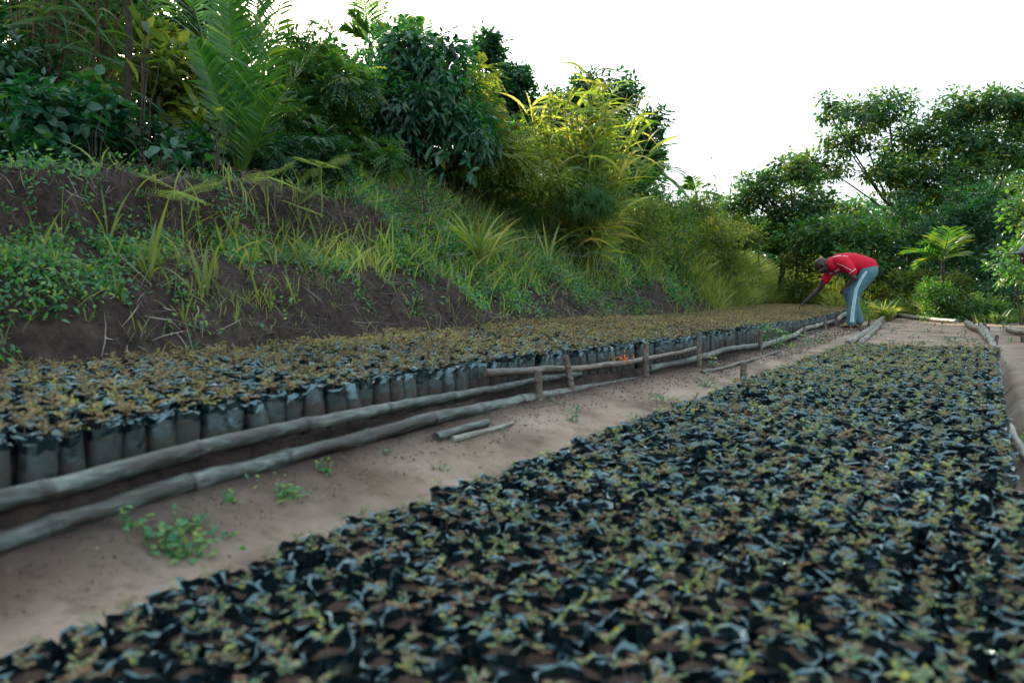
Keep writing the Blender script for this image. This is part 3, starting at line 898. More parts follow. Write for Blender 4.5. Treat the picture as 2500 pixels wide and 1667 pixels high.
def frond(root, base, az_dir, L, rise, droop, leafL, n=34, w=.02, mname='palm', name='frond', hang=0.25, rad=.012, vee=.3):
    """one palm frond as a part: rachis with two rows of leaflets"""
    a = Acc()
    d0 = unit(np.array([az_dir[0], az_dir[1], rise]))
    t = np.linspace(0, 1, 12)[:, None]
    dn = np.array([0, 0, -1.0])
    h = unit(np.array([az_dir[0], az_dir[1], 0.0]))
    C = base + L * (t * d0 + t ** 2 * (dn * droop + h * droop * .25))
    tube(a, C, np.linspace(rad, rad * .25, 12), 5, .9)
    tt = np.linspace(.16, .985, n)
    P = np.stack([np.interp(tt, t[:, 0], C[:, i]) for i in range(3)], 1)
    T = unit(np.stack([np.gradient(np.interp(tt, t[:, 0], C[:, i])) for i in range(3)], 1))
    S_ = unit(np.cross(T, (0, 0, 1.0)) + 1e-4); Nn2 = np.cross(S_, T)
    ll = leafL * np.sin(np.pi * np.clip(tt * .8 + .16, 0, 1)) ** .7
    for sg in (-1, 1):
        D = S_ * sg + T * .75 + Nn2 * vee + rng.normal(size=(n, 3)) * .09
        bend = np.tile(dn * hang, (n, 1)) + rng.normal(size=(n, 3)) * .05
        blades(a, P, D, ll * rng.uniform(.85, 1.1, n), w, bend, 4, side=T + Nn2 * .5 * sg + rng.normal(size=(n, 3)) * .2, shape='leaflet', r=np.clip(rng.normal(.5, .25, n), 0, 1))
    return a.build(name, [M[mname]], root)


# --- dark background forest behind the left bank (far layer first)
gt = 'forest trees behind the bank'
ge = ''
far_left = [
    ('dark leafy forest tree whose crown fills the space between the canes and the palm', 380, 11, [(150, 90, 10.5, 150, 90, .7), (300, 20, 11, 120, 60, .6), (470, 40, 11, 60, 60, .5), (330, 180, 11, 70, 50, .5)]),
    ('tall dark forest tree behind the cane stems at the top left corner', 40, 15, [(20, 60, 14, 170, 170, 1.6), (-60, 260, 13, 160, 130, 1.4)]),
    ('dark forest tree between the cane stems and the sun gap', 250, 14, [(210, 40, 14, 110, 120, 1.5), (230, 250, 13, 130, 110, 1.3)]),
    ('forest tree right of the low sun, behind the upright palm', 520, 15, [(545, 60, 15, 105, 95, 1.4), (520, 250, 14, 130, 100, 1.3)]),
    ('forest tree behind the leafy shrub at the skyline left of the lone frond', 760, 14, [(765, 175, 14, 115, 65, 1.3), (700, 270, 13, 130, 80, 1.2)]),
    ('shadowed forest tree behind the big rounded shrub', 980, 13, [(960, 250, 13, 170, 120, 1.3)]),
]
for lab, px, d, lb in far_left:
    b = gbase(px, d)
    shrub('forest_tree', lab, 'tree', b, lb, .12, .06, 520, 9, 'leaf_dark', 9, T2, stems=1, stem_r=.05, group=gt, spread=.16, trunk=AT(lb[0][0], lb[0][1] + lb[0][4] * .6, lb[0][2]))
# off frame neighbours that shade the beds
for lab, px, d, lb in [
    ('dense forest tree continuing the forest left of the view', -300, 9, [(-330, 150, 9, 330, 300, 1.5)]),
    ('tall forest tree left of the view behind the first shrubs', -700, 8, [(-750, 0, 8, 420, 380, 1.5)]),
    ('forest tree whose crown spreads above the top left of the view', 150, 10, [(120, -260, 10, 330, 170, 1.6)]),
    ('forest tree with its crown above the upright palm', 640, 13, [(520, -190, 13, 260, 100, 1.4)])]:
    b = gbase(px, d)
    shrub('forest_tree', lab, 'tree', b, lb, .13, .07, 600, 9, 'leaf_dark', 9, T2, stems=1, stem_r=.05, group=gt, spread=.18, trunk=AT(lb[0][0], lb[0][1] + lb[0][4] * .6, lb[0][2]))

# dark trees against the sky in the middle
shrub('forest_tree', 'dark tree with layered crown on the skyline behind the rounded shrub', 'tree', gbase(1220, 19),
      [(1185, 150, 19, 62, 50, 1.2), (1240, 210, 19, 70, 55, 1.2), (1285, 290, 19, 60, 60, 1.2), (1190, 270, 18.5, 80, 70, 1.2), (1330, 330, 19, 60, 60, 1)],
      .16, .09, 900, 8, 'leaf_dark', 8, T2, stems=1, stem_r=.06, group=gt, spread=.2, trunk=AT(1230, 350, 19))
shrub('forest_tree', 'dark rounded tree on the skyline behind the giant grass clump', 'tree', gbase(1500, 20),
      [(1395, 235, 20, 60, 42, 1.2), (1490, 240, 20, 85, 50, 1.2), (1545, 320, 20, 72, 70, 1.2), (1580, 400, 20, 50, 60, 1), (1450, 350, 19.5, 100, 90, 1.2), (1365, 260, 20, 35, 35, .8)],
      .15, .08, 1150, 8, 'leaf_dark', 8, T2, stems=1, stem_r=.06, group=gt, spread=.2, trunk=AT(1490, 420, 20))

# --- left jungle shrubs
ge = 'shaded bushes closing the forest edge'
gj = 'shrubs along the top of the bank'
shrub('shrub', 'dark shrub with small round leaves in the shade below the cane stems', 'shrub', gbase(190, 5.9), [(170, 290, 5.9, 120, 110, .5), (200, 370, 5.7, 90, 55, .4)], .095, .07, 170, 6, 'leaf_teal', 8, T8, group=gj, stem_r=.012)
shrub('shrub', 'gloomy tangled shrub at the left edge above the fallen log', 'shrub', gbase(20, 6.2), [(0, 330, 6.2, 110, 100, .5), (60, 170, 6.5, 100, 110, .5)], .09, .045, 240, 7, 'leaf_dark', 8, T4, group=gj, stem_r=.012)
shrub('shrub', 'glowing yellow green shrub with long leaves lit from behind below the sun gap', 'shrub', gbase(410, 8.2), [(430, 225, 8, 115, 80, .5), (370, 170, 8, 70, 80, .4), (480, 300, 7.6, 90, 60, .4)], .17, .06, 260, 6, 'leaf_yellow', 8, T8, group=gj, stem_r=.015, droop=-.1, spread=.14)
shrub('shrub', 'low dark shrub under the glowing shrub', 'shrub', gbase(330, 6.4), [(330, 360, 6.3, 90, 60, .4), (470, 370, 6.3, 90, 60, .4)], .10, .06, 150, 6, 'leaf_dark', 7, T8, group=gj, stem_r=.01)
shrub('shrub', 'tall shrub with drooping compound sprays right of the palm', 'shrub', gbase(730, 8), [(720, 190, 8.2, 90, 85, .6), (790, 130, 8.4, 80, 50, .5), (690, 300, 7.8, 80, 80, .5), (830, 230, 8.2, 70, 80, .5)], .062, .025, 200, 5, 'leaf_mid', 8, T2, group=gj, stem_r=.018, compound=True, vines=4)
shrub('shrub', 'shaded undergrowth shrub at the bank top right of the palm', 'shrub', gbase(700, 7), [(680, 370, 6.9, 80, 50, .4), (790, 375, 7.2, 80, 45, .4)], .05, .022, 90, 5, 'leaf_dark', 6, T2, group=gj, stem_r=.01, compound=True)
shrub('tree', 'big rounded shrubby tree with drooping leaves, largest on the bank', 'tree', gbase(1000, 9.5),
      [(960, 150, 9.5, 105, 75, .7), (1060, 160, 9.5, 90, 70, .7), (910, 240, 9.2, 110, 85, .7), (1090, 260, 9.2, 95, 90, .7), (1000, 300, 8.9, 140, 90, .6), (1150, 330, 9, 70, 70, .5)],
      .13, .048, 620, 8, 'leaf_teal', 9, T8, group=gj, stem_r=.03, droop=.75, spread=.16, vines=3)
shrub('shrub', 'shrub of fine feathery sprays on the left flank of the rounded tree', 'shrub', gbase(850, 8.6), [(850, 330, 8.4, 80, 60, .5), (900, 390, 8.2, 90, 40, .4)], .05, .02, 110, 5, 'leaf_mid', 6, T2, group=gj, stem_r=.012, compound=True)
shrub('shrub', 'yellow green compound leaved shrub lit at the right flank of the rounded tree', 'shrub', gbase(1200, 10.2), [(1170, 240, 10.2, 55, 65, .4), (1225, 330, 10, 55, 50, .4), (1265, 390, 10, 80, 45, .5), (1190, 400, 9.6, 80, 45, .4)], .065, .028, 170, 5, 'leaf_yellow', 7, T2, group=gj, stem_r=.015, compound=True)
shrub('shrub', 'low bush of pale green leaves left of the giant grass clump', 'shrub', gbase(1300, 10.8), [(1290, 380, 10.8, 70, 55, .5), (1330, 440, 10.4, 90, 40, .5), (1210, 450, 9.8, 90, 35, .4)], .08, .04, 200, 7, 'leaf_yellow', 7, T4, group=gj, stem_r=.012)
shrub('shrub', 'reddish tipped sapling sprig above the pale bush', 'shrub', gbase(1340, 11.2), [(1345, 265, 11.2, 22, 25, .15), (1325, 300, 11.2, 22, 20, .15)], .09, .04, 16, 6, 'leaf_yellow', 3, T4, group=gj, stem_r=.008)

# round leaved plant low at the bank top: each large leaf is a part
def big_leaf_plant(label, px, py, d, rx, ry, count, Lf, mname='leaf_weed', wr=.62, up=.2):
    b = gbase(px, d)
    root = thing('broadleaf_plant', label, 'plant', b, 'broad leaved plants at the bank top')
    st = Acc()
    me = []
    for i in range(4):
        a = Acc(); leaves(a, np.zeros((1, 3)), np.array([[0, 1, 0.]]), np.array([[0, 0, 1.]]), 1, wr, T8, np.array([i / 3 * .7])); me.append(a.mesh('leaf', [M[mname]]))
    for i in range(count):
        q = AT(px + rng.normal() * rx * .55, py + rng.normal() * ry * .55, d + rng.normal() * .15)
        if i % 2 == 0:
            tube(st, bez(b, q, .05, 6, .01), np.linspace(.006, .003, 6), 4, .5, cap=False)
        o = bpy.data.objects.new('leaf', me[i % 4]); COL.objects.link(o); o.parent = root
        o.location = Vector(q - b); s_ = Lf * random.uniform(.7, 1.3); o.scale = (s_, s_, s_)
        o.rotation_euler = (random.uniform(-.9, up), random.uniform(-.4, .4), random.uniform(0, 6.28))
    st.build('stems', [M['bark']], root)


big_leaf_plant('broad plant with large heart shaped leaves low at the bank top below the glowing shrub', 400, 375, 5.5, 80, 45, 46, .10, 'leaf_teal')
big_leaf_plant('cluster of large paddle leaves standing upright below the sun gap', 350, 110, 6.0, 45, 60, 14, .20, 'leaf_yellow', .34, 1.2)
big_leaf_plant('few yellowing round leaves on a stem left of the palm base', 530, 300, 5.6, 45, 35, 12, .09, 'leaf_yellow', .6)
big_leaf_plant('row of upright paddle leaves at the foot of the rounded tree', 1040, 400, 8.0, 60, 20, 9, .26, 'leaf_teal', .3, 1.5)
big_leaf_plant('large drooping leaves in the dark at the left below the cane', 240, 345, 5.6, 40, 70, 16, .11, 'leaf_teal', .45)

# cane stems
def cane(label, px, d, n, spread_px, lean, topy, leafy=True):
    b = gbase(px, d)
    root = thing('cane_clump', label, 'cane clump', b, 'clumps of tall cane')
    st, fo = Acc(), Acc()
    for i in range(n):
        bx = px + rng.normal() * spread_px * .45
        p0 = gbase(bx, d + rng.normal() * .25)
        p1 = AT(bx + lean + rng.normal() * spread_px * .8, topy + rng.uniform(-200, 60), p0[1] + rng.normal() * .2)
        pts = bez(p0, p1, 0, 12, .015); pts[:, 0] += .12 * np.linspace(0, 1, 12) ** 2 * rng.normal()
        tube(st, pts, np.linspace(.017, .008, 12) * rng.uniform(.6, 1.3), 5, rng.random())
        if leafy:
            k = 16; tt = rng.uniform(.35, 1, k)
            P = np.stack([np.interp(tt, np.linspace(0, 1, 12), pts[:, j]) for j in range(3)], 1)
            D = rng.normal(size=(k, 3)) * (1, 1, .4) + (0, 0, .3)
            blades(fo, P, D, rng.uniform(.3, .7, k), .028, np.tile([0, 0, -.55], (k, 1)) + rng.normal(size=(k, 3)) * .15, 5)
    st.build('stems', [M['cane']], root, True)
    fo.build('foliage', [M['grass_dull']], root, False, 'stuff')


cane('dense dark cane clump rising out of the top left corner', 70, 7.0, 16, 60, 20, -60)
cane('open clump of brown cane stems with sky behind, left of the sun gap', 235, 7.4, 18, 55, 25, -60)
cane('thin leaning cane stems just left of the sun gap', 320, 7.8, 7, 35, 40, -30)

# upright palm on the bank
b = gbase(592, 6.4)
palm = thing('oil_palm', 'young oil palm with tall upright fronds and dead brown skirt on the bank top', 'palm', b)
a = Acc(); tube(a, np.array([b, b + (0, 0, .08), b + (0.02, 0, .2)]), [.06, .07, .04], 8, .4); a.build('trunk', [M['bark']], palm, True)
crown = b + np.array([0, 0, .12])
for (tx, ty, dd, L_, dr, lf) in [(440, -140, .4, 1, .10, .55), (520, -160, -.2, 1, .04, .55), (690, -60, -.3, 1, .10, .62), (640, -130, .3, 1, .05, .55), (770, 60, .1, 1, .2, .45), (560, -60, -.5, 1, .12, .5), (480, 40, -.4, 1, .2, .45), (700, 150, -.5, 1, .3, .4)]:
    tip = AT(tx, ty, 6.4 + dd)
    v = tip - crown; Lr = np.linalg.norm(v)
    v = v / Lr + np.array([0, 0, dr * .9])
    frond(palm, crown, v[:2] / max(1e-3, np.linalg.norm(v[:2])) * np.linalg.norm(v[:2]), Lr * 1.05, v[2], dr, lf * .62, 52, .026, hang=.12, rad=.013, vee=.25)
for i in range(9):
    az = rng.uniform(2.6, 6.8)
    frond(palm, crown + rng.normal(size=3) * .03, np.array([math.cos(az), math.sin(az)]) * .6, rng.uniform(.35, .6), .9, 1.3, .16, 16, .010, 'dead_leaf', 'dead_frond', .5)
# dry frond hanging from above
b = gbase(330, 7.2)
p2 = thing('dry_palm', 'palm whose pale dry frond hangs down beside the sun gap', 'palm', b)
a = Acc(); top = AT(300, -170, 6.6); tube(a, bez(b, top, 0, 6, .02), .028, 7, .4); a.build('trunk', [M['bark']], p2, True)
frond(p2, top, np.array([.8, -.1]), 1.25, .12, .62, .42, 44, .012, 'dead_leaf', 'dead_frond', .75)
frond(p2, top, np.array([.5, -.3]), .9, .2, .5, .35, 34, .012, 'dead_leaf', 'dead_frond', .7)
frond(p2, top, np.array([-.8, -.2]), 1.2, .5, .6, .4, 36, .02, 'palm', 'frond', .3)
frond(p2, top, np.array([.3, .6]), 1.2, .8, .5, .4, 36, .02, 'palm', 'frond', .3)


def small_palm(label, px, d, cy, tips, lf, w=.03, mname='palm', trunk_r=.06, grp='palms scattered in the forest edge'):
    b = gbase(px, d)
    root = thing('palm', label, 'palm', b, grp)
    crown = AT(px, cy, d)
    a = Acc(); tube(a, bez(b, crown, 0, 5, .01), np.linspace(trunk_r, trunk_r * .7, 5), 7, .4); a.build('trunk', [M['bark']], root, True)
    for tx, ty, dr in tips:
        tip = AT(tx, ty, d + rng.normal() * .3)
        v = tip - crown; Lr = np.linalg.norm(v); v = v / Lr; v[2] += dr
        frond(root, crown, v[:2], Lr, v[2], dr, lf, 30, w, mname, hang=.25, rad=.014)
    return root


small_palm('palm frond tips standing alone on the skyline above the forest', 905, 13, 110, [(880, -60, .05), (850, 10, .25), (950, -40, .1), (960, 60, .3), (830, 60, .3)], .42, .035)
small_palm('palm with spiky fronds just over the top of the rounded tree', 1010, 14, 130, [(1040, 40, .1), (985, 30, .1), (1075, 90, .3)], .4, .03)
small_palm('palm with drooping fronds at the right side of the dark skyline tree', 1570, 19, 400, [(1660, 430, .35), (1640, 480, .5), (1620, 370, .3), (1540, 420, .4), (1600, 480, .6)], .5, .05)
small_palm('small palm on the far skyline left of the thin sapling', 1700, 24, 470, [(1665, 455, .2), (1690, 430, .1), (1730, 450, .2), (1745, 480, .3)], .5, .05)
small_palm('young palm with a bright upright frond at the forest edge left of the worker', 1905, 21, 630, [(1900, 525, .05), (1880, 560, .3), (1935, 550, .2), (1870, 600, .4)], .5, .055, trunk_r=.04)
small_palm('palm with one grey green frond pointing right, above the worker\'s head', 1945, 21.5, 630, [(2000, 560, .15), (1990, 600, .3), (1960, 550, .1)], .35, .05)
small_palm('young palm with arching fronds at the forest edge right of the worker', 2302, 15, 640, [(2215, 600, .45), (2320, 550, .1), (2345, 570, .2), (2250, 570, .4), (2240, 640, .8), (2335, 620, .3)], .5, .035, 'leaf_mid', trunk_r=.045)

# giant grass clump
def grass_clump(label, px, py, d, topy, rx, n, Lf, w, mname='grass', name='grass_clump', stems=True, lean=0):
    b = AT(px, py, d); b[2] = float(ZW(b[0], b[1]))
    root = thing(name, label, 'grass clump', b, 'clumps of tall grass')
    f, st = Acc(), Acc()
    H = AT(px, topy, b[1])[2] - b[2]
    for i in range(n):
        az = rng.uniform(0, 6.283); rr = abs(rng.normal()) * .4
        tip = b + np.array([math.cos(az) * rr * rx / FPX * d + lean * H, math.sin(az) * rr * rx / FPX * d, H * rng.uniform(.6, 1.0) * (1 - .2 * rr)])
        p0 = b + rng.normal(size=3) * (.05, .05, 0)
        pts = bez(p0, tip, 0, 9, .01)
        if stems: tube(st, pts, np.linspace(.012, .005, 9), 4, rng.random(), cap=False)
        k = 9; tt = rng.uniform(.15, 1, k) if stems else rng.uniform(0, .12, k)
        P = np.stack([np.interp(tt, np.linspace(0, 1, 9), pts[:, j]) for j in range(3)], 1)
        a2 = rng.uniform(0, 6.283, k)
        D = np.stack([np.cos(a2), np.sin(a2), rng.uniform(.6, 1.9, k)], 1)
        bend = np.stack([np.cos(a2) * .25, np.sin(a2) * .25, -rng.uniform(.35, .95, k)], 1)
        LL = Lf * rng.uniform(.6, 1.25, k) if stems else H * rng.uniform(.45, .95, k)
        if not stems: D = unit(D * (.55, .55, 1.2)); bend = bend * .75
        blades(f, P, D, LL, w, bend, 6)
    st.build('stems', [M[mname]], root)
    f.build('foliage', [M[mname]], root, False, 'stuff')


grass_clump('giant bright yellow green grass clump towering over the bank crest', 1435, 500, 11.2, 175, 270, 130, .74, .042)
grass_clump('long arching grass tuft beside the straw heap on the bank', 1165, 450, 8.0, 400, 110, 9, .62, .026, stems=False, name='grass_tuft')
grass_clump('grass tuft with reddish blades right of the worker', 2160, 745, 14.5, 690, 60, 10, .65, .028, stems=False, name='grass_tuft')
grass_clump('pale grass tuft behind the empty bed', 2262, 735, 15.5, 690, 60, 12, .62, .028, stems=False, name='grass_tuft')
grass_clump('dark grass tuft at the right beyond the stakes', 2440, 775, 13, 730, 60, 10, .5, .02, 'grass_dull', stems=False, name='grass_tuft')
grass_clump('small grass tuft at the foot of the worker\'s palm', 2370, 730, 16, 700, 60, 8, .5, .02, 'grass', stems=False, name='grass_tuft')
for px_, py_, ty_, d_, lab_ in ((2040, 720, 665, 17, 'pale grass tuft right behind the worker\'s trousers'), (2110, 735, 690, 16, 'low grass tuft between the worker and the reddish grass tuft'),
                               (2215, 725, 680, 17, 'grass tuft between the reddish tuft and the pale tuft'), (2330, 745, 705, 15.5, 'grass tuft behind the right end of the far log'),
                               (1800, 700, 620, 19, 'tall grass tuft at the foot of the slope left of the reaching hand'), (1880, 705, 630, 20, 'tall grass tuft straight above the reaching hand'), (1700, 640, 560, 16, 'tall grass tuft on the slope under the skyline bush')):
    grass_clump(lab_, px_, py_, d_, ty_, 60, 12, .5, .026, stems=False, name='grass_tuft')
shrub('shrub', 'olive mound of fine feathery foliage smothering the foot of the giant grass', 'shrub', AT(1440, 520, 10.6), [(1430, 455, 10.6, 60, 45, .35), (1390, 490, 10.4, 55, 30, .3), (1470, 495, 10.5, 55, 32, .3)], .035, .012, 170, 5, 'leaf_mid', 7, T2, stems=1, stem_r=.006, spread=.1, compound=True, droop=.8)

# --- right hand trees
gR = 'trees at the forest edge on the right'
shrub('tree', 'spreading tree with an open forked limb showing against the sky right of centre', 'tree', gbase(2230, 22),
      [(2095, 285, 22, 85, 45, 1.0), (2170, 260, 22, 70, 40, 1.0), (2060, 350, 22, 55, 50, .8), (2210, 350, 22, 90, 70, 1.1), (2010, 405, 22, 65, 40, .8), (2150, 420, 21.5, 60, 45, .8), (2250, 450, 21, 95, 80, 1.0), (2020, 270, 22, 25, 35, .4)],
      .14, .075, 1000, 9, 'leaf_far', 7, T2, stems=1, stem_r=.045, group=gR, spread=.22, trunk=AT(2215, 560, 22), droop=.5)
shrub('tree', 'broad tree filling the upper right edge of the picture', 'tree', gbase(2440, 21),
      [(2330, 270, 21, 75, 45, 1.0), (2420, 260, 21, 80, 45, 1.0), (2500, 300, 21, 80, 55, 1.0), (2380, 350, 21, 100, 60, 1.1), (2470, 380, 21, 60, 40, 1.0), (2350, 440, 20.5, 90, 70, 1.0), (2490, 250, 21, 40, 40, .5)],
      .14, .075, 1100, 9, 'leaf_far', 7, T2, stems=1, stem_r=.045, group=gR, spread=.22, trunk=AT(2400, 520, 21), droop=.5)
shrub('tree', 'lighter leafy tree sloping down to the left of the spreading tree', 'tree', gbase(1900, 21),
      [(1930, 430, 21, 80, 50, .9), (1860, 460, 21, 60, 45, .8), (1960, 500, 20.5, 90, 60, .9), (1820, 490, 21, 45, 35, .6)],
      .14, .075, 520, 9, 'leaf_far', 7, T2, stems=1, stem_r=.045, group=gR, spread=.18, trunk=AT(1930, 560, 21), droop=.4)
shrub('tree', 'small round crowned tree left of the thin sapling on the far skyline', 'tree', gbase(1760, 23), [(1745, 510, 23, 60, 35, .8), (1800, 540, 22, 60, 40, .8), (1690, 530, 23, 45, 25, .7)], .14, .07, 240, 8, 'leaf_far', 6, T2, stems=1, stem_r=.03, group=gR, spread=.18, trunk=AT(1770, 570, 22.5))
shrub('sapling', 'thin bare sapling standing against the sky over the far slope', 'sapling', gbase(1770, 18), [(1785, 440, 18, 8, 20, .1), (1768, 500, 18, 10, 25, .1)], .08, .035, 5, 4, 'leaf_far', 2, T2, stems=1, stem_r=.02)
shrub('shrub', 'dark shrub mass under the spreading tree, behind the worker', 'shrub', gbase(2080, 19.5), [(2030, 580, 19.5, 110, 60, .9), (2130, 590, 19, 110, 70, .9), (2090, 650, 18.5, 110, 50, .8)], .13, .07, 520, 8, 'leaf_mid', 8, T2, stems=1, group=gR, spread=.18, stem_r=.02)
shrub('shrub', 'deep dark shrub behind the arching palm', 'shrub', gbase(2260, 19), [(2230, 560, 19.5, 100, 80, 1), (2330, 600, 18.5, 110, 90, .9), (2240, 650, 18, 100, 60, .8)], .12, .06, 560, 8, 'leaf_dark', 8, T2, stems=1, group=gR, spread=.18, stem_r=.02)
shrub('shrub', 'very dark shrub at the right between the palm and the picture edge', 'shrub', gbase(2420, 17), [(2400, 540, 17.5, 95, 80, .9), (2420, 660, 16.5, 90, 70, .8), (2380, 480, 18, 70, 50, .8)], .11, .055, 520, 8, 'leaf_dark', 8, T2, stems=1, group=gR, spread=.18, stem_r=.02)
shrub('shrub', 'nearer shrub with round lit leaves at the right edge behind the capped person', 'shrub', gbase(2500, 13), [(2510, 540, 13, 60, 60, .5), (2500, 640, 12.6, 65, 70, .5), (2560, 580, 13, 80, 120, .6)], .085, .055, 330, 7, 'leaf_mid', 7, T4, stems=2, group=gR, spread=.13, stem_r=.015)
shrub('shrub', 'mixed green shrub behind the far grass slope left of the worker', 'shrub', gbase(1880, 22), [(1850, 570, 22, 90, 45, .9), (1960, 590, 21, 90, 45, .9)], .12, .06, 360, 8, 'leaf_mid', 7, T2, stems=1, group=gR, spread=.18, stem_r=.02)
shrub('shrub', 'light green shrub at the far crest of the grass slope', 'shrub', gbase(1750, 21), [(1720, 560, 21, 80, 30, .8), (1810, 580, 20.5, 60, 30, .7)], .10, .05, 260, 8, 'leaf_yellow', 7, T2, stems=1, group=gR, spread=.15, stem_r=.02)
for i, (px, d, lab) in enumerate([(2640, 16, 'forest tree just outside the right edge'), (2050, 28, 'distant forest tree behind the spreading tree'), (2300, 28, 'distant forest tree filling the gap between the two right trees'), (2520, 26, 'distant tall forest tree at the far right')]):
    cy = [470, 560, 540, 480][i]
    shrub('tree', lab, 'tree', gbase(px, d), [(px, cy, d, [150, 130, 120, 120][i], [230, 60, 80, 110][i], 1.5)], .17, .09, 420, 8, 'leaf_far', 9, T2, stems=1, stem_r=.05, group=gR, spread=.25, trunk=AT(px, cy + 60, d))
# feathery vine dangling in the sky
a = Acc(); p = AT(1740, 385, 20); q = AT(1755, 450, 20)
pts = bez(gbase(1765, 20), p, 0, 14, .03)
root = thing('climbing_vine', 'thin leafy vine tip curling up against the sky over the far slope', 'vine', gbase(1765, 20))
tube(a, pts, .006, 3, .5, cap=False); a.build('stems', [M['bark']], root)
a = Acc(); tt = rng.uniform(.55, 1, 30); P = np.stack([np.interp(tt, np.linspace(0, 1, 14), pts[:, j]) for j in range(3)], 1)
leaves(a, P, rng.normal(size=(30, 3)), rng.normal(size=(30, 3)), .07, .05, T2); a.build('foliage', [M['leaf_far']], root, False, 'stuff')



acc = Acc(); k = 12000
s = rng.uniform(-.5, 16, k); t = rng.uniform(-.02, 1.2, k); n = t * bank_w(s) + Bk(s) + .06
x, y = XY(s, n); r = rng.uniform(.004, .02, k) * (.5 + s * .07) * np.where(rng.random(k) < .06, 2.2, 1)
P = np.stack([x, y, Z(s, n) + r * .15], 1)
acc.add((P[:, None] + r[:, None, None] * OC[None] * rng.uniform(.5, 1.5, (k, 6, 1))).reshape(-1, 3), (OF[None] + np.arange(k)[:, None, None] * 6).reshape(-1, 3))
acc.build('soil_clods', [M['clod']], kind='stuff')

# --- forest beyond: a closed mass of foliage far behind everything
fol = Acc()
k = 60000
px = rng.uniform(-900, 3300, k); d = rng.uniform(27, 44, k)
topy = np.interp(px, [-900, 0, 600, 1100, 1300, 1600, 1680, 1800, 2050, 2300, 2600, 3300], [250, 330, 330, 360, 430, 470, 500, 520, 500, 470, 440, 300])
topy = topy + 28 * vnoise(px / 40, d * 0 + .5, 101) + 26 * vnoise(px / 110, d * .4, 102)
yy = topy + (740 - topy) * rng.random(k) ** .8
P = np.stack([(px - CX) / FPX * d, d, CH + (715 - yy) / FPX * d], 1)
leaves(fol, P, rng.normal(size=(k, 3)) - (0, 0, .3), rng.normal(size=(k, 3)) * .5 + (0, -.4, .8), rng.uniform(.25, .5, k), .2, T2)
fol.build('far_forest', [M['leaf_dark']], kind='stuff')

# bushes on the crest of the bank and the far slope
gb = 'bushes on the grassy slope'
bl = [
    (1150, 455, 10.0, 70, 35, 'leaf_yellow', 'yellow green bush on the slope right of the arching grass tuft'),
    (1240, 480, 10.4, 60, 32, 'leaf_mid', 'mid green bush on the slope left of the pale flat fern'),
    (1555, 520, 13.5, 60, 35, 'leaf_yellow', 'bright bush right at the foot of the giant grass clump'),
    (1620, 505, 15.5, 65, 34, 'leaf_mid', 'rounded bush on the slope under the drooping palm fronds'),
    (1690, 510, 17.0, 60, 34, 'leaf_yellow', 'yellow green bush on the skyline of the slope'),
    (1760, 560, 17.5, 60, 34, 'leaf_yellow', 'sunlit bush above the tall grass left of the young palm'),
    (1960, 640, 20.0, 60, 26, 'leaf_yellow', 'green bush right behind the worker\'s back'),
    (2290, 715, 14.6, 30, 22, 'leaf_mid', 'small bush hugging the arching palm\'s stem'),
    (2130, 655, 19.0, 60, 30, 'leaf_yellow', 'bush behind the reddish grass tuft'),
    (2230, 690, 17.5, 60, 24, 'leaf_yellow', 'low yellowish bush behind the pale grass tuft'),
    (2330, 700, 16.5, 55, 28, 'leaf_yellow', 'bush at the foot of the arching palm'),
    (2440, 715, 15.0, 60, 34, 'leaf_dark', 'dark bush in front of the right edge shrub'),
    (2400, 745, 14.2, 40, 18, 'leaf_mid', 'small bush among the stakes at the far right corner'),
]
def gpy(b): return 715 - (b[2] - CH) / b[1] * FPX
for px_, py_, d_, rx_, ry_, m_, lab in bl:
    lob = [(px_, py_, d_, rx_ * 1.1, ry_ * 1.2, .45)]
    gy = gpy(gbase(px_, d_))
    if gy - py_ > ry_: lob.append((px_ + 10, (py_ + gy) / 2 + 8, d_, rx_ * 1.25, (gy - py_) / (2 if px_ < 1650 else 4) + 6, .45))
    shrub('bush', lab, 'bush', gbase(px_, d_), lob, .0042 * d_ + .01, .0024 * d_, 170 * len(lob), 7, m_, 9, T2, stems=1, stem_r=.008, group=gb, spread=.012 * d_)
# shaded bushes that close the forest edge at the top of the bank
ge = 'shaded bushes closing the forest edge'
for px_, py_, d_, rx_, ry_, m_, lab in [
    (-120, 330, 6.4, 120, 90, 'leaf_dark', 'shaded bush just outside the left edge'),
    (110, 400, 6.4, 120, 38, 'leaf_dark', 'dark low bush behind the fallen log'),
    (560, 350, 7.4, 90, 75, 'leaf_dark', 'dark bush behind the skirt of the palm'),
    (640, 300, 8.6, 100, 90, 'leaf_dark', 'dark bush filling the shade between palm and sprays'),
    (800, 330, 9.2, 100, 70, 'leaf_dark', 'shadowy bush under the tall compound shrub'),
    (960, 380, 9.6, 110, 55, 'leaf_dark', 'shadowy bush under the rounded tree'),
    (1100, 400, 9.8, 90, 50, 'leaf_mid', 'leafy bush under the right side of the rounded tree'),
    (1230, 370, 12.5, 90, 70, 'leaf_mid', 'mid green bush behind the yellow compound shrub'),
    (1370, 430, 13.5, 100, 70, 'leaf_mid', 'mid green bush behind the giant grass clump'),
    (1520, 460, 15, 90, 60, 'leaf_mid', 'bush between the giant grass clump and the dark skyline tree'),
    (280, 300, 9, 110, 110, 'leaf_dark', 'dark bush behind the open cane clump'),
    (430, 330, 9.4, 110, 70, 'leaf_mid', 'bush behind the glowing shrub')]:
    shrub('bush', lab, 'bush', gbase(px_, d_), [(px_, py_, d_, rx_ * 1.1, ry_ * 1.15, .5)], .0075 * d_ + .01, .0042 * d_, 260, 7, m_, 9, T2, stems=1, stem_r=.01, group=ge, spread=.016 * d_)

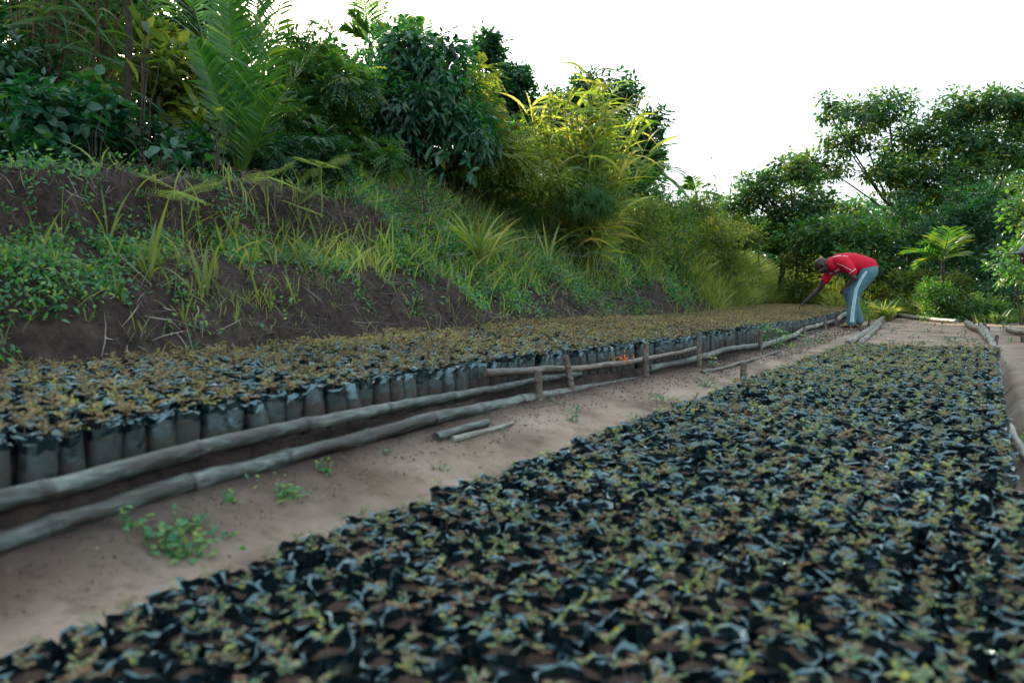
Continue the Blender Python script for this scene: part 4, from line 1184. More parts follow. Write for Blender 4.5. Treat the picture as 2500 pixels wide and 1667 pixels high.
# ------------------------------------------------------------------ growth on the bank
def scatter(k, s0, s1, t0, t1, dens):
    s = rng.uniform(s0, s1, k); t = rng.uniform(t0, t1, k)
    n = t * bank_w(s) + Bk(s) + .06
    keep = rng.random(k) < dens(s, t, n)
    s, t, n = s[keep], t[keep], n[keep]
    x, y = XY(s, n)
    return s, t, n, np.stack([x, y, Z(s, n)], 1)


def patch(s, n, sc, th, seed):
    return sm(th - .12, th + .12, vnoise(s * sc, n * sc, seed))


# litter of dark leaf bits beside the right bed and under the rails
acc = Acc()
for (cx_, cy_, w_, n_) in ((1640, 972, .16, 240), (1560, 950, .12, 120), (1760, 930, .14, 120), (880, 1135, .10, 60), (1150, 1105, .2, 30), (1900, 860, .25, 160), (840, 1090, .1, 50), (300, 1400, .2, 30)):
    c_ = G(cx_, cy_, .03); P = c_ + rng.normal(size=(n_, 3)) * (w_, w_ * .7, 0); P[:, 2] = ZW(P[:, 0], P[:, 1]) + .003
    leaves(acc, P, rng.normal(size=(n_, 3)) * (1, 1, .2), rng.normal(size=(n_, 3)) * .3 + (0, 0, 1), rng.uniform(.006, .022, n_), .006, T2, r=rng.random(n_) ** 2)
acc.build('leaf_litter', [M['straw']], kind='stuff')

# low leafy creepers
fol = Acc()
def dens_creep(s, t, n):
    left = (patch(s, n, 2.3, -.12, 61) * sm(.2, .4, t) * (1 - sm(.60, .70, t)) + .45 * patch(s, n, 3.1, .1, 63) * sm(.1, .2, t) + .07 * sm(.68, .75, t) * patch(s, n, 2., 0, 64))
    first = (s < 2.3) * (t > .22) * (t < .62) * .9
    drop = .7 * patch(s, n * .35, 1.5, .28, 66) * sm(.05, .15, t) * (s > 4.5)
    mid = sm(4, 6, s) * sm(.30, .45, t) * (.12 + .88 * patch(s, n, 1.9, .08, 62))
    return np.clip(left * .9 + first + mid + drop * .7, 0, 1) * (1 - .5 * sm(14, 22, s))
for (k, s0, s1, L0) in ((15000, -.5, 5, .032), (15000, 5, 12, .046), (14000, 12, 27, .07)):
    s, t, n, P = scatter(k, s0, s1, .04, 1.15, dens_creep)
    m = len(P)
    for rep in range(4):
        D = rng.normal(size=(m, 3)) + np.array([-DN[0] * .6, -DN[1] * .6, .3])
        U = rng.normal(size=(m, 3)) * .4 + np.array([-DN[0] * .5, -DN[1] * .5, 1])
        h = rng.uniform(0, 1, (m, 1)) ** 1.5 * (L0 * 2.6)
        leaves(fol, P + np.array([0, 0, 1.]) * h + rng.normal(size=(m, 3)) * L0 * .6, D, U, L0 * rng.uniform(.7, 1.4, m), L0 * .55, T4 if s1 < 6 else T2)
fol.build('creeping_plants', [M['leaf_weed']], kind='stuff')

# fine mixed grass
fol = Acc()
def dens_grass(s, t, n):
    return np.clip(sm(4.5, 8, s) * sm(.32, .6, t) * (.10 + .9 * patch(s, n, 1.5, .0, 71)) + sm(14.5, 18, s) * sm(-.02, .12, t) * .95 + .05 + .5 * patch(s, n, 2.6, .05, 73) * (t > .30 - .15 * (s < 4)) * (1 - .97 * (t > .62) * (s < 5.5)), 0, 1)
for (k, s0, s1, L0, W0) in ((16000, -.5, 5, .13, .0042), (14000, 4.5, 12, .24, .007), (60000, 12, 36, .42, .013)):
    s, t, n, P = scatter(k, s0, s1, .0, 1.5, dens_grass)
    m = len(P)
    for rep in range(2):
        D = rng.normal(size=(m, 3)) * (.35, .35, .1) + (0, 0, 1)
        bend = rng.normal(size=(m, 3)) * (.3, .3, .05) - (0, 0, .28)
        blades(fol, P + rng.normal(size=(m, 3)) * (.03, .03, 0), D, L0 * rng.uniform(.4, 1.3, m) * np.interp(s, [15, 20], [1, 1.5]), W0, bend, 3)
s, t, n, P = scatter(3000, 2.5, 14, .25, 1.3, lambda s, t, n: (1 - (s < 6) * (t > .7) * .9) * (.35 + .65 * patch(s, n, 1.2, .05, 77)))
m = len(P)
blades(fol, P, rng.normal(size=(m, 3)) * (.22, .22, .1) + (0, 0, 1), rng.uniform(.18, .5, m) * np.interp(s, [2, 6, 14], [.6, .9, 1.3]), .012, rng.normal(size=(m, 3)) * (.35, .35, .05) - (0, 0, .3), 5, r=rng.uniform(.4, 1, m))
s, t, n, P = scatter(9000, 15, 34, .0, 1.3, lambda s, t, n: 1 + 0 * s)
m = len(P)
blades(fol, P, rng.normal(size=(m, 3)) * (.25, .25, .1) + (0, 0, 1), rng.uniform(.4, 1.0, m), .018, rng.normal(size=(m, 3)) * (.3, .3, .05) - (0, 0, .28), 4, r=rng.uniform(.4, .95, m))
fol.build('bank_grass', [M['grass']], kind='stuff')

# rough weeds on the flat ground beyond the beds
fol = Acc(); fl2 = Acc()
k = 100000
px = rng.uniform(1800, 2620, k); d = rng.uniform(13.5, 29, k)
x = (px - CX) / FPX * d; s, n = to_sn(x, d)
keep = (bank_t(s, n) < .1) & ((s > 21.2) | (n < Fr(s) - .15)) & ~((n > .15) & (n < 1.9) & (s < 18.6)) & (rng.random(k) < sm(13.5, 17.5, d + 1.6 * vnoise(x, d, 81) + 1.2 * (px > 2360)))
x, d = x[keep], d[keep]; P = np.stack([x, d, ZW(x, d)], 1); m = len(P)
for rep in range(2):
    blades(fol, P + rng.normal(size=(m, 3)) * (.05, .05, 0), rng.normal(size=(m, 3)) * (.4, .4, .1) + (0, 0, 1), np.interp(d, [14, 17, 19, 23], [.24, .38, .5, .8]) * rng.uniform(.3, 1.4, m), .013, rng.normal(size=(m, 3)) * (.3, .3, .05) - (0, 0, .3), 3)
q = rng.random(m) < .5; P = P[q]; m = len(P)
for rep in range(3):
    leaves(fl2, P + np.array([0, 0, 1]) * rng.uniform(.02, .28, (m, 1)) + rng.normal(size=(m, 3)) * .05, rng.normal(size=(m, 3)), rng.normal(size=(m, 3)) * .4 + (0, -.2, 1), .075 * rng.uniform(.6, 1.3, m), .04, T2)
fol.build('field_grass', [M['grass']], kind='stuff')
fl2.build('ground_cover', [M['leaf_mid']], kind='stuff')

# leafy undergrowth at the bank crest so that no bare gap shows under the forest
fol = Acc()
def dens_under(s, t, n): return .3 + .7 * patch(s, n, 1.2, -.2, 91)
for (k, s0, s1, L0) in ((5000, -1, 7, .075), (5000, 7, 16, .09), (5000, 16, 32, .12)):
    s, t, n, P = scatter(k, s0, s1, 1.3 if s0 < 6 else .95, 3.2, dens_under)
    m = len(P)
    for rep in range(4):
        h = rng.uniform(0, 1, (m, 1)) * .38 * np.clip(t[:, None] - .9, .2, 1)
        leaves(fol, P + np.array([0, 0, 1.]) * h + rng.normal(size=(m, 3)) * .06, rng.normal(size=(m, 3)), rng.normal(size=(m, 3)) * .4 + (0, -.3, 1), L0 * rng.uniform(.6, 1.3, m), L0 * .5, T2)
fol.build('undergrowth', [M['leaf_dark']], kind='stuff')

# straw, roots and cut stems
fol = Acc()
def dens_straw(s, t, n):
    return np.clip(.25 + .9 * patch(s, n, 1.4, .05, 95), 0, 1) * (1 - sm(9, 15, s) * .8)
s, t, n, P = scatter(20000, -.5, 15, .03, 1.3, lambda s, t, n: dens_straw(s, t, n) * np.where(s < 5, .5 + .5 * (t > .25), 1))
m = len(P); sc = .6 + np.clip(s, 0, 10) * .10
az = rng.uniform(0, 6.283, m)
D = np.stack([np.cos(az), np.sin(az), rng.normal(size=m) * .3], 1) + np.array([-DN[0], -DN[1], -1.0]) * (rng.random((m, 1)) * .8 * (t < .35)[:, None])
blades(fol, P + (0, 0, .012), D, rng.uniform(.05, .28, m) * sc, .0034 * sc, rng.normal(size=(m, 3)) * .35, 4)
s, t, n, P = scatter(6000, -.5, 7, .6, 1.35, lambda s, t, n: .75 + 0 * s)
m = len(P)
blades(fol, P + (0, 0, .01) + rng.random((m, 1)) * (0, 0, .05), rng.normal(size=(m, 3)) * (1, 1, .25) + np.array([-DN[0], -DN[1], -.6]) * .7, rng.uniform(.06, .25, m), .0032, rng.normal(size=(m, 3)) * .3 - (0, 0, .2), 4, r=rng.random(m) ** 1.5)
for i in range(420):
    s0_ = rng.uniform(0, 5.5); t0_ = rng.uniform(.60, .74); n0_ = t0_ * float(bank_w(s0_)) + float(Bk(s0_)) + .06
    x_, y_ = XY(s0_, n0_ - .03); p_ = np.array([x_, y_, float(Z(s0_, n0_)) + .01])
    blades(fol, p_[None], np.array([[-DN[0] * .5, -DN[1] * .5, -1.]]) + rng.normal(size=(1, 3)) * .35, rng.uniform(.05, .22), .003, rng.normal(size=(1, 3)) * .25, 4)
# straw heap near the mound, and pale cut canes on the lower left bank
h0 = AT(985, 470, 8.0); k = 700
x = h0[0] + rng.normal(size=k) * .45; y = h0[1] + rng.normal(size=k) * .35
P = np.stack([x, y, ZW(x, y) + .02 + .06 * rng.random(k)], 1)
blades(fol, P, rng.normal(size=(k, 3)) * (1, 1, .35), rng.uniform(.12, .4, k), .006, rng.normal(size=(k, 3)) * .35, 4)
for i in range(70):
    p = WN(rng.uniform(200, 560), rng.uniform(640, 800), 3.5); s_, n_ = to_sn(p[0], p[1])
    n_ = rng.uniform(3.35, 3.75); x, y = XY(s_, n_); p = np.array([x, y, float(Z(s_, n_)) + .02])
    blades(fol, p[None], rng.normal(size=(1, 3)) * (1, .5, .9), rng.uniform(.08, .25), .006, rng.normal(size=(1, 3)) * .35, 3, r=np.array([.9]))
fol.build('dry_stems', [M['straw']], kind='stuff')

# fallen grey log on the bank top at the left
pole('fallen_log', 'weathered grey log lying on the bank top at the left', 'log', [gbase(-60, 5.1) + (0, 0, .06), gbase(100, 5.1) + (0, 0, .055), gbase(265, 5.2) + (0, 0, .05)], .024, .018, M['bamboo'], 0)

# tall grass shoots on the bank: each is a thing
me_sh = []
for i in range(7):
    a = Acc(); k = [3, 4, 5, 6, 4, 7, 3][i]
    az = rng.uniform(0, 6.283, k)
    D = np.stack([np.cos(az) * .22, np.sin(az) * .22, np.ones(k)], 1)
    bend = np.stack([np.cos(az) * .12, np.sin(az) * .12, -rng.uniform(.0, .22, k)], 1)
    if i in (3, 5): bend[0] = np.array([math.cos(az[0]) * .5, math.sin(az[0]) * .5, -.75])
    blades(a, np.zeros((k, 3)), D, rng.uniform(.55, 1.05, k), .042, bend * 1.5, 8, r=rng.uniform(.3, .9, k))
    me_sh.append(a.mesh('grass_shoot', [M['grass']]))
marks = [(447, 560, 'beside the leftmost fern'), (655, 520, 'beside the broad flat fern'), (785, 500, 'beside the fern with spreading fronds'), (730, 600, 'below the small low fern'),
         (110, 620, 'at the top of the left edge creeper patch'), (110, 760, 'low in the left edge creeper patch'), (270, 620, 'at the right end of the left creeper patch'), (500, 740, 'above the pale dry stems'),
         (330, 790, 'on the bare earth above the near bags'), (590, 780, 'on the bare earth right of the dry stems'), (560, 610, 'on the ledge right of the leftmost fern'), (700, 720, 'on the bare face below the low fern'),
         (1165, 450, 'beside the long arching tuft'), (1305, 570, 'under the fern with the pale flat frond'), (1420, 640, 'under the fern with one arching frond'), (930, 490, 'beside the straw heap'),
         (960, 640, 'on the green ledge below the straw heap'), (870, 630, 'on the ledge left of the straw heap'), (1080, 640, 'on the slope below the arching tuft'), (1130, 740, 'on the bare lower face mid bank'),
         (1250, 640, 'on the slope left of the arching frond fern'), (1290, 720, 'low on the slope near the bags'), (1580, 670, 'on the lower slope right of the arching frond fern'), (1010, 790, 'on the bare foot of the bank')]
shoots = [(98, 640, 190), (150, 600, 170), (265, 600, 190), (285, 640, 120), (330, 660, 120), (365, 690, 260), (250, 500, 70), (440, 660, 130), (505, 720, 260), (545, 620, 150), (570, 590, 130), (640, 605, 110), (690, 590, 150), (600, 640, 100), (785, 630, 160), (820, 600, 120), (735, 570, 120), (855, 610, 120),
          (495, 730, 210), (450, 790, 110), (285, 730, 130), (95, 780, 110), (130, 660, 130), (630, 740, 120), (660, 760, 90), (930, 640, 150), (960, 660, 170), (1010, 640, 140), (1045, 660, 130), (1060, 650, 100), (1085, 620, 120), (1120, 680, 110), (1145, 700, 90), (900, 620, 120), (870, 650, 130), (1230, 680, 150), (1250, 640, 120), (1260, 720, 110), (1300, 700, 80), (1340, 660, 170), (1385, 640, 120), (1180, 560, 120), (1200, 620, 100), (1120, 440, 110), (1105, 480, 150), (1345, 560, 150), (1310, 560, 110), (1480, 650, 100), (1560, 640, 100), (1600, 680, 100), (1585, 690, 120), (830, 480, 90), (905, 470, 100), (730, 500, 80), (575, 790, 90), (350, 820, 90), (715, 730, 100), (1000, 780, 60), (1110, 790, 50)]
for i, (px, py, hp) in enumerate(shoots):
    # march down the pixel ray to the ground
    r = ray(px, py); tt = np.linspace(1.5, 26, 1600); pts = np.array([0, 0, CH]) + tt[:, None] * r
    zz = ZW(pts[:, 0], pts[:, 1]); hit = np.nonzero(pts[:, 2] < zz)[0]
    if len(hit) == 0: continue
    p = pts[hit[0]]
    o = bpy.data.objects.new('grass_shoot', me_sh[i % 7]); COL.objects.link(o)
    o.location = Vector(p - np.array([0, 0, .01])); h = hp / FPX * p[1]; o.scale = (h * .8, h * .8, h); o.rotation_euler = (0, 0, random.uniform(0, 6.28))
    where = 'left part of the bank' if px < 600 else 'middle of the bank' if px < 1150 else 'right grassy part of the bank'
    near = min(marks, key=lambda q: math.hypot(q[0] - px, q[1] - py))[2]
    size = 'tall' if hp >= 150 else 'short' if hp <= 100 else 'medium'
    tag(o, size + ' bright grass shoot ' + near, 'grass', 'grass shoots on the bank')


# ferns (bracken) with individual fronds
def fern(label, bx, by, tx, ty, fronds, group='ferns on the bank'):
    r = ray(bx, by); tt = np.linspace(1.5, 26, 1600); pts = np.array([0, 0, CH]) + tt[:, None] * r
    hit = np.nonzero(pts[:, 2] < ZW(pts[:, 0], pts[:, 1]))[0]
    p = pts[hit[0]] if len(hit) else AT(bx, by, 8)
    root = thing('fern', label, 'fern', p, group)
    top = AT(tx, ty, p[1])
    a = Acc(); tube(a, bez(p, top, 0, 6, .004), np.linspace(.006, .003, 6), 4, .9); a.build('stem', [M['fern']], root)
    for fx, fy, dd in fronds:
        tip = AT(fx, fy, p[1] + dd); v = tip - top; L = np.linalg.norm(v); v = v / L
        a = Acc(); kk = 12; t = np.linspace(0, 1, kk)[:, None]
        C = top + L * (t * (v + np.array([0, 0, .12])) + t ** 2 * np.array([0, 0, -.12]))
        tube(a, C, .0022, 3, .9, cap=False)
        T = unit(np.gradient(C, axis=0)); S_ = unit(np.cross(T, (0, 0, 1.)))
        for i in range(1, kk):
            pl = L * .6 * math.sin(math.pi * (.12 + .86 * (1 - i / kk))) * .8
            for sg in (-1, 1):
                dv = unit(S_[i] * sg + T[i] * .4 + np.array([0, -.1, .22 if sg > 0 else -.3]))
                nn = 8; f = np.linspace(.1, 1, nn)[:, None]
                PP = C[i] + dv * pl * f; s2 = unit(np.cross(dv, (0, 0, 1.)))
                lsz = pl * .22 * (1.15 - f[:, 0])
                for s3 in (-1, 1):
                    leaves(a, PP, np.tile(s2 * s3 + dv * .5, (nn, 1)), np.tile([0, -.3, 1.], (nn, 1)), lsz * .8 + .003, lsz * .38 + .0025, T2)
        a.build('frond', [M['fern']], root)


fern('tall bracken fern with a tip curl and two long fronds over the dark cut, leftmost', 447, 600, 441, 470, [(338, 425, -.1), (530, 450, .1), (400, 480, -.3), (480, 490, -.2)])
fern('bracken fern with a broad flat frond at the bank top left of the mound', 655, 560, 655, 435, [(605, 440, -.2), (715, 400, .1), (700, 450, -.2), (640, 420, .3)])
fern('small bracken fern with its frond low in front of the mound', 730, 590, 725, 505, [(690, 490, -.15), (785, 460, .1), (770, 520, -.2)])
fern('bracken fern with spreading thin fronds above the others', 785, 530, 785, 410, [(720, 385, 0), (850, 385, 0), (800, 400, -.3), (760, 430, -.2)])
fern('slender bracken fern between the two bracken stems, topmost tuft', 720, 500, 720, 455, [(700, 440, 0), (750, 430, 0), (735, 470, -.1)])
fern('fern with a pale flat frond in the grass left of the giant grass clump', 1305, 560, 1305, 490, [(1250, 490, 0), (1385, 485, 0), (1340, 500, -.3)])
fern('fern with a single long arching frond low in the grass', 1400, 620, 1370, 562, [(1330, 560, 0), (1420, 565, -.1), (1390, 575, -.2)])


# weeds on the path and along the rails
def weed(label, px, py, rx, h, count, Lf, mname='leaf_weed', group='weeds on the path', z0=None, grassy=0):
    b = hitp(px, py)
    if z0 is not None: b = G(px, py, z0)
    root = thing('weed', label, 'weed', b, group)
    a = Acc(); W_ = rx / FPX * b[1]; H = h / FPX * b[1]
    P = b + rng.normal(size=(count, 3)) * (W_ * .5, W_ * .35, 0); P[:, 2] = ZW(P[:, 0], P[:, 1]) + rng.uniform(.15, 1, count) * H
    leaves(a, P, rng.normal(size=(count, 3)) * (1, 1, .4) + (0, 0, .2), rng.normal(size=(count, 3)) * .3 + (0, -.3, 1), Lf * rng.uniform(.6, 1.2, count), Lf * .55, T8)
    if grassy:
        blades(a, np.tile(b, (grassy, 1)) + rng.normal(size=(grassy, 3)) * (W_ * .3, W_ * .2, 0), rng.normal(size=(grassy, 3)) * (1, 1, .2) + (0, 0, .7), H * 1.6 * rng.uniform(.6, 1.2, grassy), .006, np.tile([0, 0, -.5], (grassy, 1)), 5)
    st = Acc()
    for i in range(0, count, 3):
        tube(st, np.array([b + (P[i] - b) * (.8, .8, 0), P[i]]), .0012, 3, .5, cap=False)
    st.build('stems', [M['leaf_weed']], root)
    a.build('foliage', [M[mname]], root, False, 'stuff')


weed('low bright green weed patch on the near path, largest and nearest', 440, 1350, 100, 38, 110, .022)
weed('small weed with upright leaves just behind the largest path weed', 480, 1300, 75, 26, 44, .018)
weed('curling weed stem at the left of the near path', 320, 1290, 30, 45, 14, .02)
weed('grassy tuft spreading on the path below the bamboo', 690, 1210, 70, 30, 50, .014, grassy=18)
weed('thin grass blades beside the grassy tuft', 560, 1225, 20, 40, 4, .012, grassy=9)
weed('dark weed with long blades against the lower bamboo rail', 800, 1150, 45, 32, 10, .014, grassy=16)
weed('upright yellow green seedling weed standing in the path below the leaning stake', 1402, 1030, 14, 42, 14, .026)
weed('sprig with two leaves between the first two stakes', 1345, 988, 22, 14, 8, .022)
weed('flat weed rosette in the middle of the path', 1080, 1150, 26, 14, 14, .016)
weed('tiny weed beside the peeled stick', 1228, 1058, 8, 16, 5, .014)
weed('small weed at the foot of the lower rail near the loose stick', 940, 1110, 16, 14, 8, .016)
weed('grassy weed behind the stick below the fourth stake', 1730, 945, 24, 34, 14, .022, grassy=10)
weed('weed sprig against the rail beyond the fourth stake', 1745, 905, 26, 34, 12, .034)
weed('trailing weed in the litter beside the right bed edge', 1620, 985, 26, 18, 14, .022)
weed('leafy weed clump growing over the rails beside the fifth stake', 1900, 850, 60, 50, 90, .045, grassy=8)
weed('patch of low weeds across the path before the worker', 1985, 838, 70, 14, 60, .035, grassy=14)
weed('tuft of grass at the rail left of the worker\'s sandal', 2010, 820, 24, 18, 10, .03, grassy=16)
weed('weed growing behind the worker\'s heel', 2110, 772, 26, 22, 30, .05, grassy=10)
weed('small dark weeds in the empty bed, left group', 2145, 825, 28, 8, 22, .03, 'leaf_teal')
weed('small dark weeds in the middle of the empty bed', 2205, 803, 24, 9, 18, .035, 'leaf_teal')
weed('wilted weed row at the front right of the empty bed', 2330, 840, 50, 18, 60, .03, 'leaf_teal')
weed('dark weed heap at the back of the empty bed', 2290, 795, 45, 12, 46, .045, 'leaf_teal')
weed('bright leaves spilling over the bags\' right corner', 2420, 858, 34, 12, 30, .035)
weed('bushy yellow green weed at the right picture edge beside the bags', 2490, 1075, 26, 60, 90, .03, z0=-.08)
weed('weed around the stake at the right beyond the sand', 2452, 815, 16, 30, 24, .045)
weed('small weed on the sand right of the bed', 2465, 838, 12, 10, 10, .03)
for i, (px, py) in enumerate([(2180, 842), (2230, 830), (2265, 815), (2215, 848), (2250, 846), (2300, 815), (2350, 822), (2180, 815), (2200, 792), (2240, 790), (2310, 832), (2370, 835), (2390, 845)]):
    weed('tiny dark withered weed on the bare sand of the empty bed', px, py, 13, 15, 16, .03, 'leaf_dark', 'tiny withered weeds in the empty bed')

# orange blossom on the rail
o0 = npts([(1520, 878)], dn=-.05)[0]
root = thing('blossom', 'small cluster of orange blossom resting on the pale brown rail', 'blossom', o0)
mo = leaf_mat('orange_petal', [(0, (.5, .10, .01)), (1, (.65, .2, .02))], (1, 1, 1), .2)
a = Acc(); P = o0 + rng.normal(size=(46, 3)) * (.03, .01, .014) + (.004, -.026, .008)
leaves(a, P, rng.normal(size=(46, 3)), rng.normal(size=(46, 3)), .014, .009, T2); a.build('petals', [mo], root, False, 'stuff')


# ------------------------------------------------------------------ people
def simple_mat(name, c, rough=.6, spec=.4, nscale=25, amt=.18, bump=.15, bdist=.004):
    lo = tuple(v * (1 - amt) for v in c); hi = tuple(min(1, v * (1 + amt)) for v in c)
    return rough_mat(name, [(.3, lo), (.7, hi)], nscale, rough, bump, nscale * 2, 4, spec, 'obj', dist=bdist)


M['skin'] = simple_mat('dark_skin', (.036, .019, .015), .46, .4, 20, .2, .05)
M['shirt'] = simple_mat('red_cotton', (.50, .009, .03), .8, .2, 6, .12, .25, .02)
M['trousers'] = simple_mat('teal_cotton', (.075, .155, .185), .8, .2, 7, .2, .3, .02)
M['stripe'] = simple_mat('pale_blue_stripe', (.42, .60, .66), .8, .2, 30, .2)
M['white'] = simple_mat('white_print', (.72, .62, .64), .7, .2, 40, .1)
M['sandal'] = simple_mat('sandal_sole', (.10, .05, .03), .8, .2)
M['strap'] = simple_mat('yellow_strap', (.75, .42, .02), .6, .3)
M['cap'] = simple_mat('grey_cap', (.14, .155, .175), .75, .3)
M['eye'] = simple_mat('eye_white', (.5, .45, .42), .3, .5)


def capsule(a, p, q, r0, r1, k=10):
    p, q = np.asarray(p, float), np.asarray(q, float)
    t = np.linspace(0, 1, k)[:, None]
    tube(a, p * (1 - t) + q * t, r0 * (1 - t[:, 0]) + r1 * t[:, 0], 12)
    ell(a, p, (r0, r0, r0)); ell(a, q, (r1, r1, r1))


def ell(a, c, r, rot=None, u=14, v=9):
    th = np.linspace(0, math.pi, v); ph = np.arange(u) / u * 2 * math.pi
    V = np.stack([np.outer(np.sin(th), np.cos(ph)), np.outer(np.sin(th), np.sin(ph)), np.outer(np.cos(th), np.ones(u))], -1) * np.asarray(r, float)
    V = V.reshape(-1, 3)
    if rot is not None: V = V @ np.array(rot).T
    F = []
    for i in range(v - 1):
        for j in range(u):
            F.append((i * u + j, (i + 1) * u + j, (i + 1) * u + (j + 1) % u, i * u + (j + 1) % u))
    a.add(V + np.asarray(c, float), F)


def fuse(a, name, mats, root, voxel, smooth=6, label=None):
    """one continuous skin over the overlapping limbs"""
    me = a.mesh('tmp', [])
    o = bpy.data.objects.new('tmp', me); COL.objects.link(o)
    m = o.modifiers.new('r', 'REMESH'); m.mode = 'VOXEL'; m.voxel_size = voxel; m.use_smooth_shade = True
    m2 = o.modifiers.new('s', 'SMOOTH'); m2.factor = .5; m2.iterations = smooth
    dg = bpy.context.evaluated_depsgraph_get(); dg.update()
    me2 = bpy.data.meshes.new_from_object(o.evaluated_get(dg))
    bpy.data.objects.remove(o); me2.name = name
    me2.materials.clear()
    for mm in mats: me2.materials.append(mm)
    for p in me2.polygons: p.material_index = 0; p.use_smooth = True
    o2 = bpy.data.objects.new(name, me2); COL.objects.link(o2); o2.parent = root
    if label: o2['label'] = label
    return o2


def decal(target, name, quads, mat_, root, off=.004, parent=None):
    """flat print draped on a fused surface seen from the near side: quads = list of (x, z) outlines, split fine"""
    me = target.data
    bvh = BVHTree.FromPolygons([v.co.copy() for v in me.vertices], [tuple(p.vertices) for p in me.polygons])
    a = Acc()
    for (A, B, C, D_) in quads:
        A, B, C, D_ = map(np.array, (A, B, C, D_))
        k1 = max(2, int(np.linalg.norm(B - A) / .012)); k2 = max(1, int(np.linalg.norm(D_ - A) / .012))
        V = []; ok = True
        for i in range(k1 + 1):
            for j in range(k2 + 1):
                u, v = i / k1, j / k2
                p = (A * (1 - u) + B * u) * (1 - v) + (D_ * (1 - u) + C * u) * v
                h = bvh.ray_cast(Vector((p[0], -1.0, p[1])), Vector((0, 1, 0)))
                if h[0] is None: ok = False; V.append((p[0], 9, p[1])); continue
                q = h[0] + h[1] * off; V.append(tuple(q))
        V = np.array(V); F = []
        for i in range(k1):
            for j in range(k2):
                f = (i * (k2 + 1) + j, (i + 1) * (k2 + 1) + j, (i + 1) * (k2 + 1) + j + 1, i * (k2 + 1) + j + 1)
                if all(V[x][1] < 5 for x in f) and np.ptp(V[list(f), 1]) < .05: F.append(f)
        if F: a.add(V, F)
    o = a.build(name, [mat_], None, True)
    if o: o.parent = parent or root
    return o


def c2l(cx, cy, y=0.0):      # photo crop position -> person's own axes (x right, z up)
    return np.array([(cx - 1200) / 871 * .917, y, (1310 - cy) / 871])


def hand(a, wrist, direc, palm_n, r=.5, curl=.5, L=.18):
    """palm, four separate bent fingers and a thumb from the palm's side"""
    d = unit(direc); n = unit(palm_n - d * np.dot(palm_n, d)); s = np.cross(d, n)
    wrist = np.asarray(wrist, float)
    c = wrist + d * L * .28
    Rm = np.stack([d, s, n], 1)
    ell(a, c, (L * .30, L * .22, L * .085), Rm)
    for i, (o, ln) in enumerate(((-.16, .40), (-.055, .46), (.055, .43), (.155, .34))):
        b = wrist + d * L * .48 + s * o * L
        p = b; dd = d.copy()
        for j, f in enumerate((.45, .32, .23)):
            dd = unit(dd + n * curl * (.5 + .35 * j) + s * o * .15)
            q = p + dd * ln * L * f
            capsule(a, p, q, .0088 - .0008 * j, .0082 - .0008 * j, 3); p = q
    b = wrist + d * L * .16 - s * L * .17; p = b; dd = unit(d * .6 - s * .8 + n * .4)
    for j, f in enumerate((.2, .16)):
        q = p + dd * L * f; capsule(a, p, q, .0105, .0092, 3); p = q; dd = unit(dd + d * .5 + n * .4)


def head(a, c, fwd, up, sc=1.0):
    f = unit(fwd); u = unit(up - f * np.dot(up, f)); s = np.cross(u, f)
    Rm = np.stack([f, s, u], 1); c = np.asarray(c, float)
    def P(x, y, z): return c + (f * x + s * y + u * z) * sc
    ell(a, P(-.012, 0, .028), np.array((.102, .08, .092)) * sc, Rm)         # skull
    ell(a, P(.022, 0, -.045), np.array((.068, .06, .078)) * sc, Rm)         # face
    ell(a, P(.048, 0, -.098), np.array((.032, .036, .026)) * sc, Rm)        # chin
    ell(a, P(.078, 0, .012), np.array((.018, .052, .013)) * sc, Rm)         # brow
    capsule(a, P(.085, 0, .0), P(.108, 0, -.038), .009 * sc, .0135 * sc, 4)  # nose
    for y in (-.013, .013): ell(a, P(.097, y, -.042), np.array((.012, .01, .009)) * sc, Rm)
    ell(a, P(.087, 0, -.068), np.array((.014, .024, .0085)) * sc, Rm)       # lips
    ell(a, P(.083, 0, -.080), np.array((.014, .021, .008)) * sc, Rm)
    for y in (-1, 1):
        ell(a, P(.062, y * .045, -.03), np.array((.02, .02, .02)) * sc, Rm)  # cheeks
        ell(a, P(-.008, y * .082, -.012), np.array((.02, .009, .033)) * sc, Rm)   # ears
    return P


def eyes(P, root, sc, Rm=None):
    for y in (-1, 1):
        a = Acc(); ell(a, P(.077, y * .031, -.012), (.0115 * sc,) * 3, u=10, v=7)
        o = a.build('eye', [M['eye']]); o.parent = root


# --- the worker in the red shirt
foot = G(2079.6, 800.6, 0.0); foot[2] = float(ZW(foot[0], foot[1]))
az = math.atan2(foot[0], foot[1])
man = thing('person', 'person in red shirt and teal track trousers bending over the left bed', 'person', foot, None, -az)
NY, FY = -.10, .10      # near and far side
sk = Acc()
Phead = head(sk, c2l(783, 478, 0.0), c2l(715, 610) - c2l(783, 478), c2l(690, 440) - c2l(800, 560), 1.0)
capsule(sk, c2l(930, 450, 0), c2l(830, 465, 0), .066, .06)          # neck
# torso core and pelvis under the clothes
capsule(sk, c2l(950, 460, 0), c2l(1200, 440, 0), .09, .10); capsule(sk, c2l(1200, 440, 0), c2l(1400, 530, 0), .10, .10)
# far arm reaching to the bags
sh2 = c2l(905, 540, .17); el2 = c2l(748, 785, .20); wr2 = c2l(545, 975, .19)
capsule(sk, sh2, el2, .052, .043); capsule(sk, el2, wr2, .041, .026)
hand(sk, wr2, c2l(450, 1045) - c2l(545, 975), np.array([-.3, 0, -1.0]), curl=.75, L=.165)
# near arm resting on the thigh
sh1 = c2l(1050, 440, -.19); el1 = c2l(1215, 650, -.235); wr1 = c2l(1112, 752, -.205)
capsule(sk, sh1, el1, .052, .045); capsule(sk, el1, wr1, .043, .028)
hand(sk, wr1, c2l(1050, 830) - c2l(1112, 752), np.array([.5, .6, -.4]), curl=.35, L=.165)
